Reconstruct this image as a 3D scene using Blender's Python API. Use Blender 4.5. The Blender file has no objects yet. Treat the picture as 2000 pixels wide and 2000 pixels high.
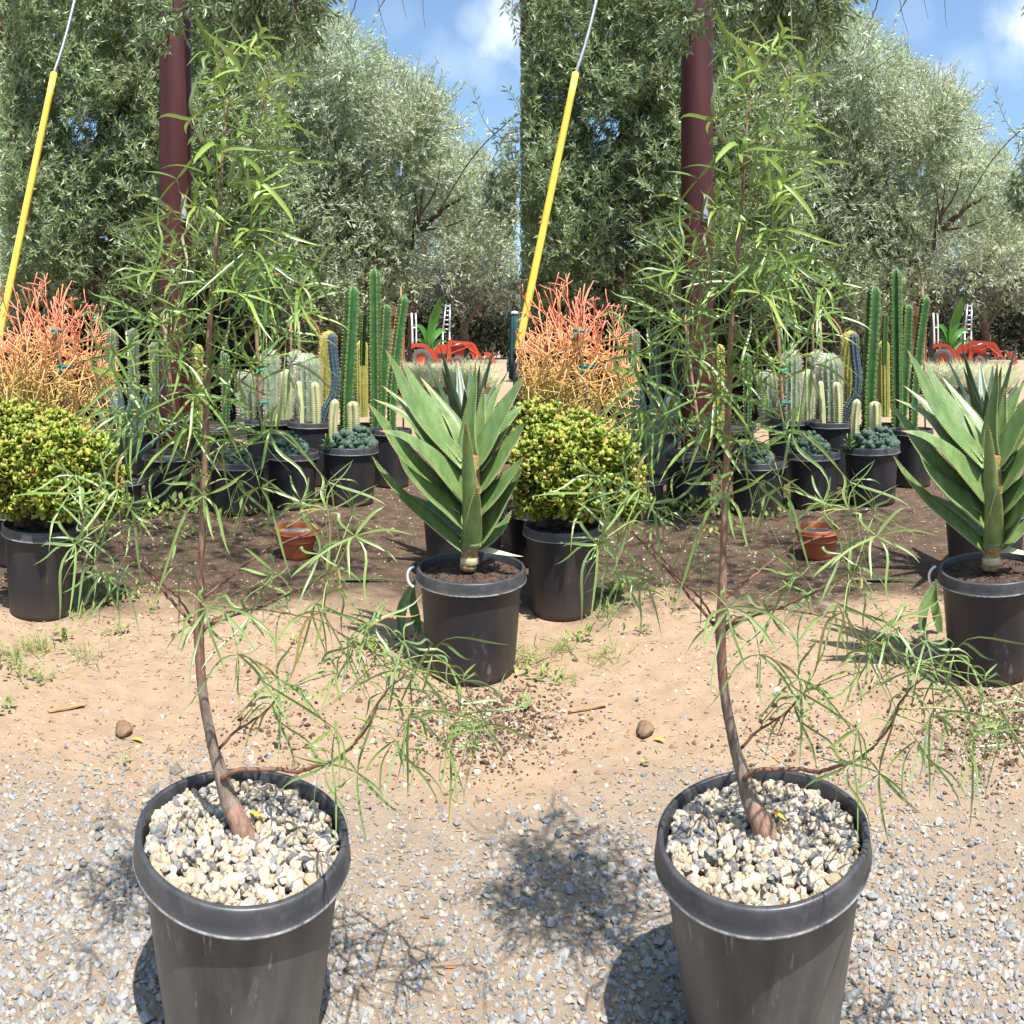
import bpy, math, random
import numpy as np
from math import sin, cos, pi, radians

# ------------------------------------------------------------------ camera, world, sun
SC = bpy.context.scene
COL = SC.collection
F, HY, H = 1445.0, 665.0, 1.41        # pixels per radian, horizon row, eye height (m)
TWIN = 1019.0 / F                     # the second bed repeats the first, turned by this angle about the viewer

cam_d = bpy.data.cameras.new('camera')
cam = bpy.data.objects.new('camera', cam_d)
COL.objects.link(cam)
cam.location = (0, 0, H)
cam.rotation_euler = (pi / 2, 0, 0)
cam_d.type = 'PANO'                   # a stitched, cylindrical sweep
cam_d.panorama_type = 'CENTRAL_CYLINDRICAL'
cam_d.central_cylindrical_range_u_min = -1000 / F
cam_d.central_cylindrical_range_u_max = 1000 / F
cam_d.central_cylindrical_range_v_min = -(2000 - HY) / F
cam_d.central_cylindrical_range_v_max = HY / F
cam_d.central_cylindrical_radius = 1.0
cam_d.clip_start = 0.02
cam_d.clip_end = 2000
SC.camera = cam

SHADOW_AZ, SUN_EL = radians(-29), radians(68)
world = bpy.data.worlds.new('World')
SC.world = world
world.use_nodes = True
wn, wl = world.node_tree.nodes, world.node_tree.links
bg = wn['Background']
sky = wn.new('ShaderNodeTexSky')
sky.sky_type = 'NISHITA'
sky.sun_disc = False
sky.sun_elevation = SUN_EL
sky.sun_rotation = SHADOW_AZ + pi
sky.air_density = 1.0
sky.dust_density = 1.7
sky.ozone_density = 0.35
bg.inputs['Strength'].default_value = 0.115
tc = wn.new('ShaderNodeTexCoord')


def sky_dir(px, py):
    a = (px - 1000) / F
    v = np.array([sin(a), cos(a), (HY - py) / F])
    return v / np.linalg.norm(v)


nz = wn.new('ShaderNodeTexNoise')
nz.inputs['Scale'].default_value = 9
nz.inputs['Detail'].default_value = 7
nz.inputs['Roughness'].default_value = 0.6
wl.new(tc.outputs['Generated'], nz.inputs['Vector'])
prev = None
for (px, py, r, am) in [(990, 55, .050, .62), (945, 45, .035, .35), (815, 165, .028, .5), (880, 130, .04, .18), (945, 120, .04, .2), (770, 30, .03, .08)]:
    for tw in (0, 1019):
        d = sky_dir(px + tw, py)
        ds = wn.new('ShaderNodeVectorMath'); ds.operation = 'DISTANCE'
        wl.new(tc.outputs['Generated'], ds.inputs[0]); ds.inputs[1].default_value = d
        m1 = wn.new('ShaderNodeMath'); m1.operation = 'MULTIPLY_ADD'     # distance/r + (0.5-noise)*k
        wl.new(ds.outputs['Value'], m1.inputs[0]); m1.inputs[1].default_value = 1 / r
        m2 = wn.new('ShaderNodeMath'); m2.operation = 'MULTIPLY_ADD'
        wl.new(nz.outputs['Fac'], m2.inputs[0]); m2.inputs[1].default_value = -3.0; m2.inputs[2].default_value = 1.5
        wl.new(m2.outputs[0], m1.inputs[2])
        mr = wn.new('ShaderNodeMapRange'); mr.interpolation_type = 'SMOOTHSTEP'
        wl.new(m1.outputs[0], mr.inputs['Value'])
        mr.inputs['From Min'].default_value = 1.35; mr.inputs['From Max'].default_value = 0.15
        mr.inputs['To Min'].default_value = 0; mr.inputs['To Max'].default_value = am
        if prev is None:
            prev = mr.outputs[0]
        else:
            mx = wn.new('ShaderNodeMath'); mx.operation = 'MAXIMUM'
            wl.new(prev, mx.inputs[0]); wl.new(mr.outputs[0], mx.inputs[1]); prev = mx.outputs[0]
cm = wn.new('ShaderNodeMix'); cm.data_type = 'RGBA'
tint = wn.new('ShaderNodeMix'); tint.data_type = 'RGBA'; tint.blend_type = 'MULTIPLY'
tint.inputs['Factor'].default_value = 1
wl.new(sky.outputs[0], tint.inputs[6]); tint.inputs[7].default_value = (.90, 1.04, 1.07, 1)
wl.new(prev, cm.inputs['Factor']); wl.new(tint.outputs[2], cm.inputs[6])
cm.inputs[7].default_value = (6.2, 6.5, 6.9, 1)
wl.new(cm.outputs[2], bg.inputs['Color'])

sun_d = bpy.data.lights.new('sun', 'SUN')
sun_d.energy = 5.0
sun_d.angle = radians(0.53)
sun_d.color = (1.0, 0.955, 0.88)
sun = bpy.data.objects.new('sun', sun_d)
COL.objects.link(sun)
from mathutils import Vector
_dv = Vector((sin(SHADOW_AZ) * cos(SUN_EL), cos(SHADOW_AZ) * cos(SUN_EL), -sin(SUN_EL)))
sun.rotation_euler = _dv.to_track_quat('-Z', 'Y').to_euler()
sun.location = (0, 0, 12)

SC.view_settings.view_transform = 'Standard'
SC.view_settings.look = 'None'
SC.view_settings.exposure = 0.98
SC.view_settings.gamma = 1.0
SC.cycles.max_bounces = 6
SC.cycles.transparent_max_bounces = 4

# ------------------------------------------------------------------ helpers


def nrm(v):
    v = np.asarray(v, float)
    return v / np.maximum(np.linalg.norm(v, axis=-1, keepdims=True), 1e-9)


class MB:
    """collects vertices and faces, then becomes one mesh object"""

    def __init__(self):
        self.v, self.f, self.t, self.r, self.n = [], [], [], [], 0

    def add(self, V, Fs, mi=0, t=0.0, r=0.0):
        V = np.asarray(V, float).reshape(-1, 3)
        if not isinstance(Fs, list):
            Fs = [Fs]
        for q in Fs:
            q = np.asarray(q, int)
            if len(q):
                self.f.append((q + self.n, mi))
        self.v.append(V)
        self.t.append(np.broadcast_to(np.asarray(t, float), (len(V),)))
        self.r.append(np.broadcast_to(np.asarray(r, float), (len(V),)))
        self.n += len(V)

    def mesh(self, name, mats, smooth=True):
        me = bpy.data.meshes.new(name)
        V = np.concatenate(self.v)
        me.vertices.add(len(V))
        me.vertices.foreach_set('co', V.astype(np.float32).ravel())
        loops = np.concatenate([q.ravel() for q, _ in self.f])
        tot = np.concatenate([np.full(len(q), q.shape[1]) for q, _ in self.f])
        mi = np.concatenate([np.full(len(q), m) for q, m in self.f])
        me.loops.add(len(loops))
        me.loops.foreach_set('vertex_index', loops.astype(np.int32))
        me.polygons.add(len(tot))
        st = np.concatenate([[0], np.cumsum(tot)[:-1]])
        me.polygons.foreach_set('loop_start', st.astype(np.int32))
        me.polygons.foreach_set('loop_total', tot.astype(np.int32))
        me.polygons.foreach_set('material_index', mi.astype(np.int32))
        me.polygons.foreach_set('use_smooth', np.full(len(tot), smooth))
        for nm, arr in (('t', self.t), ('rnd', self.r)):
            a = np.concatenate(arr)
            if a.any():
                at = me.attributes.new(nm, 'FLOAT', 'POINT')
                at.data.foreach_set('value', a.astype(np.float32))
        for m in (mats if isinstance(mats, (list, tuple)) else [mats]):
            me.materials.append(m)
        me.update(calc_edges=True)
        me.validate()
        return me

    def obj(self, name, mats, parent=None, smooth=True, **kw):
        o = bpy.data.objects.new(name, self.mesh(name, mats, smooth))
        COL.objects.link(o)
        if parent is not None:
            o.parent = parent
        return set_props(o, **kw)


def set_props(o, **kw):
    for k, v in kw.items():
        if v is not None:
            o[k] = v
    return o


REPEAT = []        # every top-level thing of the first bed that stands again in the second


def root(name, px, D, label, cat, group=None, z=0.0):
    o = bpy.data.objects.new(name, None)
    o.empty_display_size = 0.05
    COL.objects.link(o)
    place(o, px, D, z)
    set_props(o, label=label, category=cat, group=group)
    REPEAT.append(o)
    return o


def place(o, px, D, z=0.0):
    a = (px - 1000) / F
    o.location = (D * sin(a), D * cos(a), z)
    o.rotation_euler = (0, 0, -a)


class Loc:
    """turns (column, row, metres behind the base) into the local frame of a thing standing at column px0, distance D0"""

    def __init__(self, px0, D0, z0=0.0):
        self.p, self.D, self.z = px0, D0, z0

    def __call__(self, px, py, dy=0.0):
        D = self.D + dy
        a = (px - self.p) / F
        return np.array([D * sin(a), D * cos(a) - self.D, H - (py - HY) / F * D - self.z])


def W(px, py, D):
    a = (px - 1000) / F
    return np.array([D * sin(a), D * cos(a), H - (py - HY) / F * D])


def spline(P, n):
    """Catmull-Rom through the points P"""
    P = np.asarray(P, float)
    if len(P) == 2:
        s = np.linspace(0, 1, n)[:, None]
        return P[0] * (1 - s) + P[1] * s
    Q = np.vstack([2 * P[0] - P[1], P, 2 * P[-1] - P[-2]])
    u = np.linspace(0, len(P) - 1 - 1e-9, n)
    i = u.astype(int)
    s = (u - i)[:, None]
    a, b, c, d = Q[i], Q[i + 1], Q[i + 2], Q[i + 3]
    return 0.5 * (2 * b + (c - a) * s + (2 * a - 5 * b + 4 * c - d) * s ** 2 + (3 * b - a - 3 * c + d) * s ** 3)


def frames(P):
    T = nrm(np.gradient(P, axis=0))
    u = np.cross(T[0], [0.31, 0.72, 0.2])
    u = nrm(u)
    U = [u]
    for i in range(1, len(P)):
        u = U[-1] - T[i] * np.dot(U[-1], T[i])
        U.append(nrm(u))
    U = np.array(U)
    return T, U, np.cross(T, U)


def tube(P, R, n=6, cap=True):
    P = np.asarray(P, float)
    R = np.broadcast_to(np.asarray(R, float), (len(P),))
    T, U, B = frames(P)
    a = np.linspace(0, 2 * pi, n, endpoint=False)
    V = P[:, None] + R[:, None, None] * (cos_(a)[None, :, None] * U[:, None] + sin_(a)[None, :, None] * B[:, None])
    m = len(P)
    i, j = np.meshgrid(np.arange(m - 1), np.arange(n), indexing='ij')
    q = np.stack([i * n + j, i * n + (j + 1) % n, (i + 1) * n + (j + 1) % n, (i + 1) * n + j], -1).reshape(-1, 4)
    out = [q]
    if cap:
        out += [np.arange(n)[::-1][None], (np.arange(n) + (m - 1) * n)[None]]
    return V.reshape(-1, 3), out


cos_, sin_ = np.cos, np.sin


def lathe(prof, n=48, close=False):
    prof = np.asarray(prof, float)
    a = np.linspace(0, 2 * pi, n, endpoint=False)
    V = np.stack([prof[:, 0:1] * cos_(a), prof[:, 0:1] * sin_(a), np.repeat(prof[:, 1:2], n, 1)], -1)
    m = len(prof)
    i, j = np.meshgrid(np.arange(m - 1), np.arange(n), indexing='ij')
    q = np.stack([i * n + j, i * n + (j + 1) % n, (i + 1) * n + (j + 1) % n, (i + 1) * n + j], -1).reshape(-1, 4)
    out = [q]
    if close:
        out += [(np.arange(n) + (m - 1) * n)[None], np.arange(n)[::-1][None]]
    return V.reshape(-1, 3), out


def box(c, s, rz=0.0, bev=0.0):
    """a box with chamfered vertical and top edges"""
    x, y, z = np.asarray(s, float) / 2
    b = bev or min(x, y, z) * 0.12
    lv = [(x - b, y - b, -z), (x, y, -z + b), (x, y, z - b), (x - b, y - b, z)]
    V = []
    for (ax, ay, az) in lv:
        bb = b
        V += [(ax, -ay + bb, az), (ax, ay - bb, az), (ax - bb, ay, az), (-ax + bb, ay, az), (-ax, ay - bb, az), (-ax, -ay + bb, az), (-ax + bb, -ay, az), (ax - bb, -ay, az)]
    V = np.array(V)
    q = []
    for k in range(3):
        for j in range(8):
            q.append((k * 8 + j, k * 8 + (j + 1) % 8, (k + 1) * 8 + (j + 1) % 8, (k + 1) * 8 + j))
    r = np.array([[cos(rz), -sin(rz), 0], [sin(rz), cos(rz), 0], [0, 0, 1]])
    return V @ r.T + np.asarray(c), [np.array(q), np.arange(8)[::-1][None], (np.arange(8) + 24)[None]]


def prism(outline, y0, y1):
    """outline in (x, z), pushed from y0 to y1"""
    o = np.asarray(outline, float)
    n = len(o)
    V = np.vstack([np.c_[o[:, 0], np.full(n, y0), o[:, 1]], np.c_[o[:, 0], np.full(n, y1), o[:, 1]]])
    q = np.array([(j, (j + 1) % n, n + (j + 1) % n, n + j) for j in range(n)])
    return V, [q, np.arange(n)[::-1][None], (np.arange(n) + n)[None]]


_ICO = {}


def ico(sub):
    if sub not in _ICO:
        import bmesh
        bm = bmesh.new()
        bmesh.ops.create_icosphere(bm, subdivisions=sub, radius=1)
        bm.verts.ensure_lookup_table()
        _ICO[sub] = (np.array([v.co[:] for v in bm.verts]), np.array([[v.index for v in f.verts] for f in bm.faces]))
        bm.free()
    return _ICO[sub]


def rock_shapes(rng, k, sub=1, cuts=7, flat=0.7):
    out = []
    V0, Fc = ico(sub)
    for _ in range(k):
        V = V0.copy()
        for _ in range(cuts):
            d = nrm(rng.normal(size=3))
            lim = rng.uniform(0.45, 0.85)
            s = V @ d
            V = V - np.outer(np.maximum(s - lim, 0), d)
        V = V * np.array([rng.uniform(.8, 1.25), rng.uniform(.7, 1.0), rng.uniform(flat * .7, flat * 1.15)])
        V += rng.normal(size=V.shape) * 0.02
        out.append(V)
    return out, Fc


def rand_rot(rng, n, tilt):
    yaw = rng.uniform(0, 2 * pi, n)
    tx, ty = rng.normal(0, tilt, n), rng.normal(0, tilt, n)
    cz, sz, z, o = np.cos(yaw), np.sin(yaw), np.zeros(n), np.ones(n)
    Rz = np.stack([cz, -sz, z, sz, cz, z, z, z, o], -1).reshape(n, 3, 3)
    cx, sx = np.cos(tx), np.sin(tx)
    Rx = np.stack([o, z, z, z, cx, -sx, z, sx, cx], -1).reshape(n, 3, 3)
    cy, sy = np.cos(ty), np.sin(ty)
    Ry = np.stack([cy, z, sy, z, o, z, -sy, z, cy], -1).reshape(n, 3, 3)
    return Rx @ Ry @ Rz


def scatter_rocks(mb, rng, pos, size, shapes, Fc, tilt=0.35, mi=0):
    n = len(pos)
    R = rand_rot(rng, n, tilt)
    which = rng.integers(0, len(shapes), n)
    rnd = rng.uniform(0.01, 1, n)
    for k in range(len(shapes)):
        idx = np.nonzero(which == k)[0]
        if not len(idx):
            continue
        S = shapes[k]
        V = np.einsum('nij,vj->nvi', R[idx], S) * size[idx, None, None] + pos[idx, None]
        Fk = (Fc[None] + (np.arange(len(idx)) * len(S))[:, None, None]).reshape(-1, Fc.shape[1])
        mb.add(V.reshape(-1, 3), Fk, mi, t=0, r=np.repeat(rnd[idx], len(S)))


def leaf_quads(base, d, ln, wd, rng, fold=0.0):
    """one pointed leaf per row: four corners"""
    n = len(base)
    s = nrm(np.cross(d, rng.normal(size=(n, 3))))
    up = np.cross(s, d)
    a = base
    b = base + d * (ln * .45)[:, None] + s * (wd / 2)[:, None] + up * (wd * fold)[:, None]
    c = base + d * ln[:, None]
    e = base + d * (ln * .45)[:, None] - s * (wd / 2)[:, None] + up * (wd * fold)[:, None]
    V = np.stack([a, b, c, e], 1).reshape(-1, 3)
    return V, np.arange(4 * n).reshape(n, 4)


def prisms(A, B, ra, rb):
    """thin three-sided twigs from A to B"""
    n = len(A)
    d = nrm(B - A)
    u = nrm(np.cross(d, np.array([.3, .5, .81])))
    w = np.cross(d, u)
    V = []
    for P, r in ((A, ra), (B, rb)):
        for k in range(3):
            an = 2 * pi * k / 3
            V.append(P + (u * cos(an) + w * sin(an)) * np.asarray(r).reshape(-1, 1))
    V = np.stack(V, 1).reshape(-1, 3)
    q = np.array([[0, 1, 4, 3], [1, 2, 5, 4], [2, 0, 3, 5]])
    return V, (q[None] + (np.arange(n) * 6)[:, None, None]).reshape(-1, 4)


# ------------------------------------------------------------------ materials


class NT:
    def __init__(self, name):
        self.m = bpy.data.materials.new(name)
        self.m.use_nodes = True
        self.n, self.l = self.m.node_tree.nodes, self.m.node_tree.links
        self.p = self.n['Principled BSDF']
        self.out = self.n['Material Output']

    def new(self, t, **kw):
        o = self.n.new(t)
        for k, v in kw.items():
            setattr(o, k, v)
        return o

    def link(self, a, b):
        self.l.new(a, b)

    def attr(self, name):
        a = self.new('ShaderNodeAttribute')
        a.attribute_name = name
        return a.outputs['Fac']

    def noise(self, scale, detail=5, rough=.6, vec=None):
        t = self.new('ShaderNodeTexNoise')
        t.inputs['Scale'].default_value = scale
        t.inputs['Detail'].default_value = detail
        t.inputs['Roughness'].default_value = rough
        if vec is None:
            vec = self.new('ShaderNodeTexCoord').outputs['Object']
        self.link(vec, t.inputs['Vector'])
        return t.outputs['Fac']

    def ramp(self, fac, stops, interp='LINEAR'):
        r = self.new('ShaderNodeValToRGB')
        r.color_ramp.interpolation = interp
        el = r.color_ramp.elements
        while len(el) < len(stops):
            el.new(0.5)
        for e, (p, c) in zip(el, stops):
            e.position = p
            e.color = (*c, 1) if len(c) == 3 else c
        self.link(fac, r.inputs['Fac'])
        return r.outputs['Color']

    def rng(self, v, a, b, c=0., d=1., smooth=False):
        m = self.new('ShaderNodeMapRange')
        if smooth:
            m.interpolation_type = 'SMOOTHSTEP'
        self.link(v, m.inputs['Value'])
        for k, x in zip(('From Min', 'From Max', 'To Min', 'To Max'), (a, b, c, d)):
            m.inputs[k].default_value = x
        return m.outputs[0]

    def mix(self, fac, a, b, mode='MIX'):
        m = self.new('ShaderNodeMix', data_type='RGBA', blend_type=mode)
        for s, v in ((m.inputs['Factor'], fac), (m.inputs[6], a), (m.inputs[7], b)):
            if hasattr(v, 'links') or hasattr(v, 'is_output'):
                self.link(v, s)
            elif isinstance(v, (int, float)):
                s.default_value = v
            else:
                s.default_value = (*v, 1)
        return m.outputs[2]

    def math(self, op, a, b=None):
        m = self.new('ShaderNodeMath', operation=op)
        for i, v in enumerate((a, b)):
            if v is None:
                continue
            if hasattr(v, 'is_output'):
                self.link(v, m.inputs[i])
            else:
                m.inputs[i].default_value = v
        return m.outputs[0]

    def bump(self, h, strength=.3, dist=.01):
        b = self.new('ShaderNodeBump')
        b.inputs['Strength'].default_value = strength
        b.inputs['Distance'].default_value = dist
        self.link(h, b.inputs['Height'])
        self.link(b.outputs[0], self.p.inputs['Normal'])

    def base(self, c):
        if hasattr(c, 'is_output'):
            self.link(c, self.p.inputs['Base Color'])
        else:
            self.p.inputs['Base Color'].default_value = (*c, 1)

    def set(self, rough=.6, spec=.5, metal=0.):
        for k, v in (('Roughness', rough), ('Specular IOR Level', spec), ('Metallic', metal)):
            if hasattr(v, 'is_output'):
                self.link(v, self.p.inputs[k])
            else:
                self.p.inputs[k].default_value = v
        return self

    def translucent(self, col, fac):
        t = self.new('ShaderNodeBsdfTranslucent')
        if hasattr(col, 'is_output'):
            self.link(col, t.inputs['Color'])
        else:
            t.inputs['Color'].default_value = (*col, 1)
        mx = self.new('ShaderNodeMixShader')
        mx.inputs[0].default_value = fac
        self.link(self.p.outputs[0], mx.inputs[1])
        self.link(t.outputs[0], mx.inputs[2])
        self.link(mx.outputs[0], self.out.inputs['Surface'])


def simple(name, c1, c2=None, scale=8., rough=.6, spec=.4, bump=0., bscale=60., metal=0., dist=.005):
    m = NT(name)
    if c2 is None:
        c2 = tuple(x * .75 for x in c1)
    m.base(m.ramp(m.noise(scale), [(.32, c2), (.68, c1)]))
    m.set(rough, spec, metal)
    if bump:
        m.bump(m.noise(bscale, 6), bump, dist)
    return m.m


def leaf_mat(name, c_dark, c_light, c_back, rough=.42, trans=.25, spec=.5, dry=None, tipc=None, bloom=None):
    m = NT(name)
    col = m.ramp(m.attr('rnd'), [(0., c_dark), (.9, c_light)] + ([(.985, dry)] if dry else []))
    if bloom:
        col = m.mix(m.math('MULTIPLY', m.attr('t'), .45), col, bloom)
    if tipc:
        col = m.mix(m.rng(m.attr('t'), .75, 1.0), col, tipc)
    g = m.new('ShaderNodeNewGeometry')
    full = m.mix(g.outputs['Backfacing'], col, c_back)
    m.base(full)
    m.set(rough, spec)
    m.translucent(m.mix(.5, col, tuple(min(1, x * 1.6) for x in c_light)), trans)
    return m.m


M = {}
# ground: one material, soils laid in belts round the standing place
g = NT('ground_soil')
tcg = g.new('ShaderNodeTexCoord').outputs['Object']
ln = g.new('ShaderNodeVectorMath', operation='LENGTH')
g.link(tcg, ln.inputs[0])
R_ = ln.outputs['Value']
nA = g.noise(1.6, 4, .55, tcg)
nB = g.noise(9, 6, .65, tcg)
nC = g.noise(60, 6, .7, tcg)
nD = g.noise(260, 3, .7, tcg)
rw = g.math('ADD', R_, g.math('MULTIPLY', g.math('SUBTRACT', nA, .5), 1.6))
tan = g.ramp(nB, [(.25, (.28, .19, .125)), (.5, (.35, .248, .166)), (.75, (.405, .298, .205))])
tan = g.mix(g.rng(nC, .55, .75, 0, .55), tan, (.30, .20, .125))
tan = g.mix(g.rng(nD, .60, .72, 0, .5), tan, (.42, .35, .28))
dark = g.ramp(nB, [(.3, (.055, .037, .026)), (.55, (.10, .067, .047)), (.75, (.17, .12, .085))])
dark = g.mix(g.rng(nC, .58, .7, 0, .7), dark, (.34, .28, .23))
grav = g.ramp(nB, [(.3, (.27, .20, .14)), (.7, (.35, .265, .19))])
grav = g.mix(g.rng(g.noise(150, 4, .8, tcg), .5, .58, 0, .75), grav, (.20, .195, .19))
far = g.ramp(nB, [(.3, (.27, .19, .13)), (.7, (.39, .29, .205))])
c = g.mix(g.rng(rw, 2.1, 2.5, 0, 1), grav, tan)
c = g.mix(g.rng(rw, 3.75, 4.15, 0, 1), c, dark)
c = g.mix(g.rng(rw, 8.6, 10.2, 0, 1), c, far)  # dark soil, carried further out to stand in for tree shade
g.base(c)
g.set(.95, .15)
hgt = g.math('ADD', g.math('MULTIPLY', nC, .7), g.math('ADD', g.math('MULTIPLY', nD, .3), g.math('MULTIPLY', nB, 1.2)))
g.bump(hgt, .8, .02)
M['ground'] = g.m

g = NT('grey_gravel')
r_ = g.attr('rnd')
col = g.ramp(r_, [(0., (.11, .115, .12)), (.3, (.195, .20, .205)), (.7, (.27, .27, .272)), (.85, (.29, .25, .20)), (1., (.34, .305, .26))])
col = g.mix(g.rng(g.noise(160, 4), .45, .7, 0, .4), col, (.33, .28, .22))
g.base(col); g.set(.9, .2); g.bump(g.noise(300, 4), .35, .002)
M['gravel'] = g.m

g = NT('pumice')
col = g.ramp(g.attr('rnd'), [(0., (.10, .11, .125)), (.12, (.22, .23, .245)), (.26, (.38, .35, .30)), (.4, (.48, .37, .25)), (.7, (.50, .42, .325)), (1., (.60, .55, .47))])
col = g.mix(g.rng(g.noise(90, 6, .75), .5, .66, 0, .6), col, (.44, .34, .23))
col = g.mix(g.rng(g.noise(330, 4, .7), .56, .7, 0, .55), col, (.22, .19, .16))
g.base(col); g.set(.95, .15); g.bump(g.noise(170, 8, .75), .8, .006)
M['pumice'] = g.m

g = NT('black_pot_plastic')
tcz = g.new('ShaderNodeTexCoord').outputs['Object']
mp = g.new('ShaderNodeMapping'); mp.inputs['Scale'].default_value = (1, 1, .22)
g.link(tcz, mp.inputs['Vector'])
streak = g.noise(11, 6, .65, mp.outputs[0])
sep = g.new('ShaderNodeSeparateXYZ'); g.link(tcz, sep.inputs[0])
low = g.rng(sep.outputs['Z'], .0, .36, .30, 0)
dust = g.math('ADD', g.rng(streak, .36, .66, .06, .80), low)
scuff = g.rng(g.noise(20, 9, .78, mp.outputs[0]), .58, .70, 0, .5)
col = g.mix(dust, (.020, .020, .023), (.115, .102, .092))
col = g.mix(scuff, col, (.30, .28, .26))
mp2 = g.new('ShaderNodeMapping'); mp2.inputs['Scale'].default_value = (1, 1, .06); mp2.inputs['Rotation'].default_value = (.3, .2, 0)
g.link(tcz, mp2.inputs['Vector'])
col = g.mix(g.rng(g.noise(75, 3, .5, mp2.outputs[0]), .68, .72, 0, .35), col, (.34, .32, .30))
g.base(col)
g.set(g.rng(dust, 0, 1, .27, .55), .5)
g.bump(g.noise(120, 4, .6), .12, .002)
M['pot'] = g.m
g = NT('clean_black_pot_plastic')
mp = g.new('ShaderNodeMapping'); mp.inputs['Scale'].default_value = (1, 1, .25)
tcz = g.new('ShaderNodeTexCoord').outputs['Object']
g.link(tcz, mp.inputs['Vector'])
sep = g.new('ShaderNodeSeparateXYZ'); g.link(tcz, sep.inputs[0])
dust = g.math('ADD', g.rng(g.noise(8, 6, .65, mp.outputs[0]), .50, .76, .03, .5), g.rng(sep.outputs['Z'], 0, .14, .55, 0))
col = g.mix(dust, (.016, .017, .023), (.075, .052, .038))
g.base(g.mix(g.rng(g.noise(15, 7, .75, mp.outputs[0]), .62, .7, 0, .4), col, (.26, .24, .22)))
g.set(.45, .4); g.bump(g.noise(120, 4, .6), .12, .002)
M['pot_dark'] = g.m
g = NT('black_pot_rim_plastic')
dust = g.rng(g.noise(18, 7, .7), .45, .75, .08, .5)
rimc = g.mix(dust, (.026, .028, .036), (.13, .125, .12))
pale_bead = g.math('MULTIPLY', g.attr('t'), g.rng(g.noise(40, 5, .7), .36, .6, .15, .9))  # paler broken line along the bead under the lip
g.base(g.mix(pale_bead, rimc, (.40, .39, .38)))
g.set(.42, .5); g.bump(g.noise(200, 3), .1, .001)
M['rim'] = g.m
M['pot_soil'] = simple('dark_potting_soil', (.15, .10, .075), (.035, .024, .02), 40, .95, .1, 1.0, 90, dist=.02)
M['soil_pale'] = simple('dry_soil_crust', (.36, .26, .20), (.20, .14, .10), 30, .95, .1, 1.0, 120, dist=.01)
M['terracotta'] = simple('terracotta', (.42, .125, .055), (.32, .085, .04), 9, .75, .3, .15, 60)
M['metal'] = simple('grey_metal', (.6, .6, .62), (.45, .45, .47), 12, .35, .5, 0, metal=.8)
M['white_paint'] = simple('white_paint', (.75, .75, .75), (.62, .62, .6), 6, .45)
M['yellow'] = simple('yellow_plastic', (.84, .60, .075), (.66, .43, .05), 7, .42, .5, .1, 40)
M['maroon'] = NT('maroon_paint')
g = M['maroon']
mp = g.new('ShaderNodeMapping'); mp.inputs['Scale'].default_value = (1, 1, .12)
g.link(g.new('ShaderNodeTexCoord').outputs['Object'], mp.inputs['Vector'])
g.base(g.ramp(g.noise(7, 5, .6, mp.outputs[0]), [(.3, (.030, .0055, .0055)), (.5, (.052, .009, .009)), (.75, (.082, .018, .017))]))  # maroon darkened overall to suggest shade on the lower pole
g.set(.5, .35); g.bump(g.noise(30, 4), .08, .004)
M['maroon'] = g.m

# bark
g = NT('sapling_bark')
tcb = g.new('ShaderNodeTexCoord').outputs['Object']
mp = g.new('ShaderNodeMapping'); mp.inputs['Scale'].default_value = (1, 1, .35)
g.link(tcb, mp.inputs['Vector'])
f1 = g.noise(90, 6, .7, mp.outputs[0])
grey = g.ramp(g.math('ADD', g.math('MULTIPLY', f1, .8), g.math('MULTIPLY', g.noise(14, 4, .6), .2)), [(.3, (.075, .055, .043)), (.5, (.185, .142, .112)), (.7, (.32, .26, .21))])
red = g.ramp(f1, [(.3, (.17, .075, .045)), (.7, (.40, .21, .145))])
g.base(g.mix(g.attr('t'), grey, red))
g.set(.8, .25); g.bump(f1, .7, .004)
M['bark'] = g.m
M['twig'] = simple('red_brown_twig', (.19, .095, .062), (.085, .040, .028), 40, .6, .35, .3, 120)
M['tree_bark'] = simple('grey_brown_bark', (.17, .125, .09), (.07, .05, .035), 6, .9, .2, .8, 18, dist=.03)
M['sap_leaf'] = leaf_mat('sapling_leaf', (.055, .125, .035), (.25, .35, .060), (.19, .26, .12), .33, .22, .5, dry=(.36, .15, .05), bloom=(.24, .33, .13))
M['petiole'] = simple('green_petiole', (.27, .33, .10), (.20, .22, .07), 20, .5)
M['olive_leaf'] = leaf_mat('grey_green_tree_leaf', (.105, .175, .070), (.31, .42, .18), (.42, .50, .33), .42, .32, .5, dry=(.25, .16, .07))
M['pale_leaf'] = leaf_mat('silvery_tree_leaf', (.21, .28, .15), (.50, .58, .36), (.56, .63, .50), .45, .34, .5, dry=(.30, .22, .12))
M['far_leaf'] = leaf_mat('dark_far_leaf', (.045, .06, .035), (.14, .165, .09), (.17, .19, .13), .5, .2, .4, dry=(.25, .14, .08))  # leaf colour lowered to deepen the shade below the far canopy
M['shaded_thicket_leaf'] = leaf_mat('shaded_thicket_leaf', (.012, .018, .009), (.045, .055, .028), (.06, .065, .04), .6, .1, .3, dry=(.10, .06, .035))  # near-black leaf colour stands in for deep shade under the trees

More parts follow.
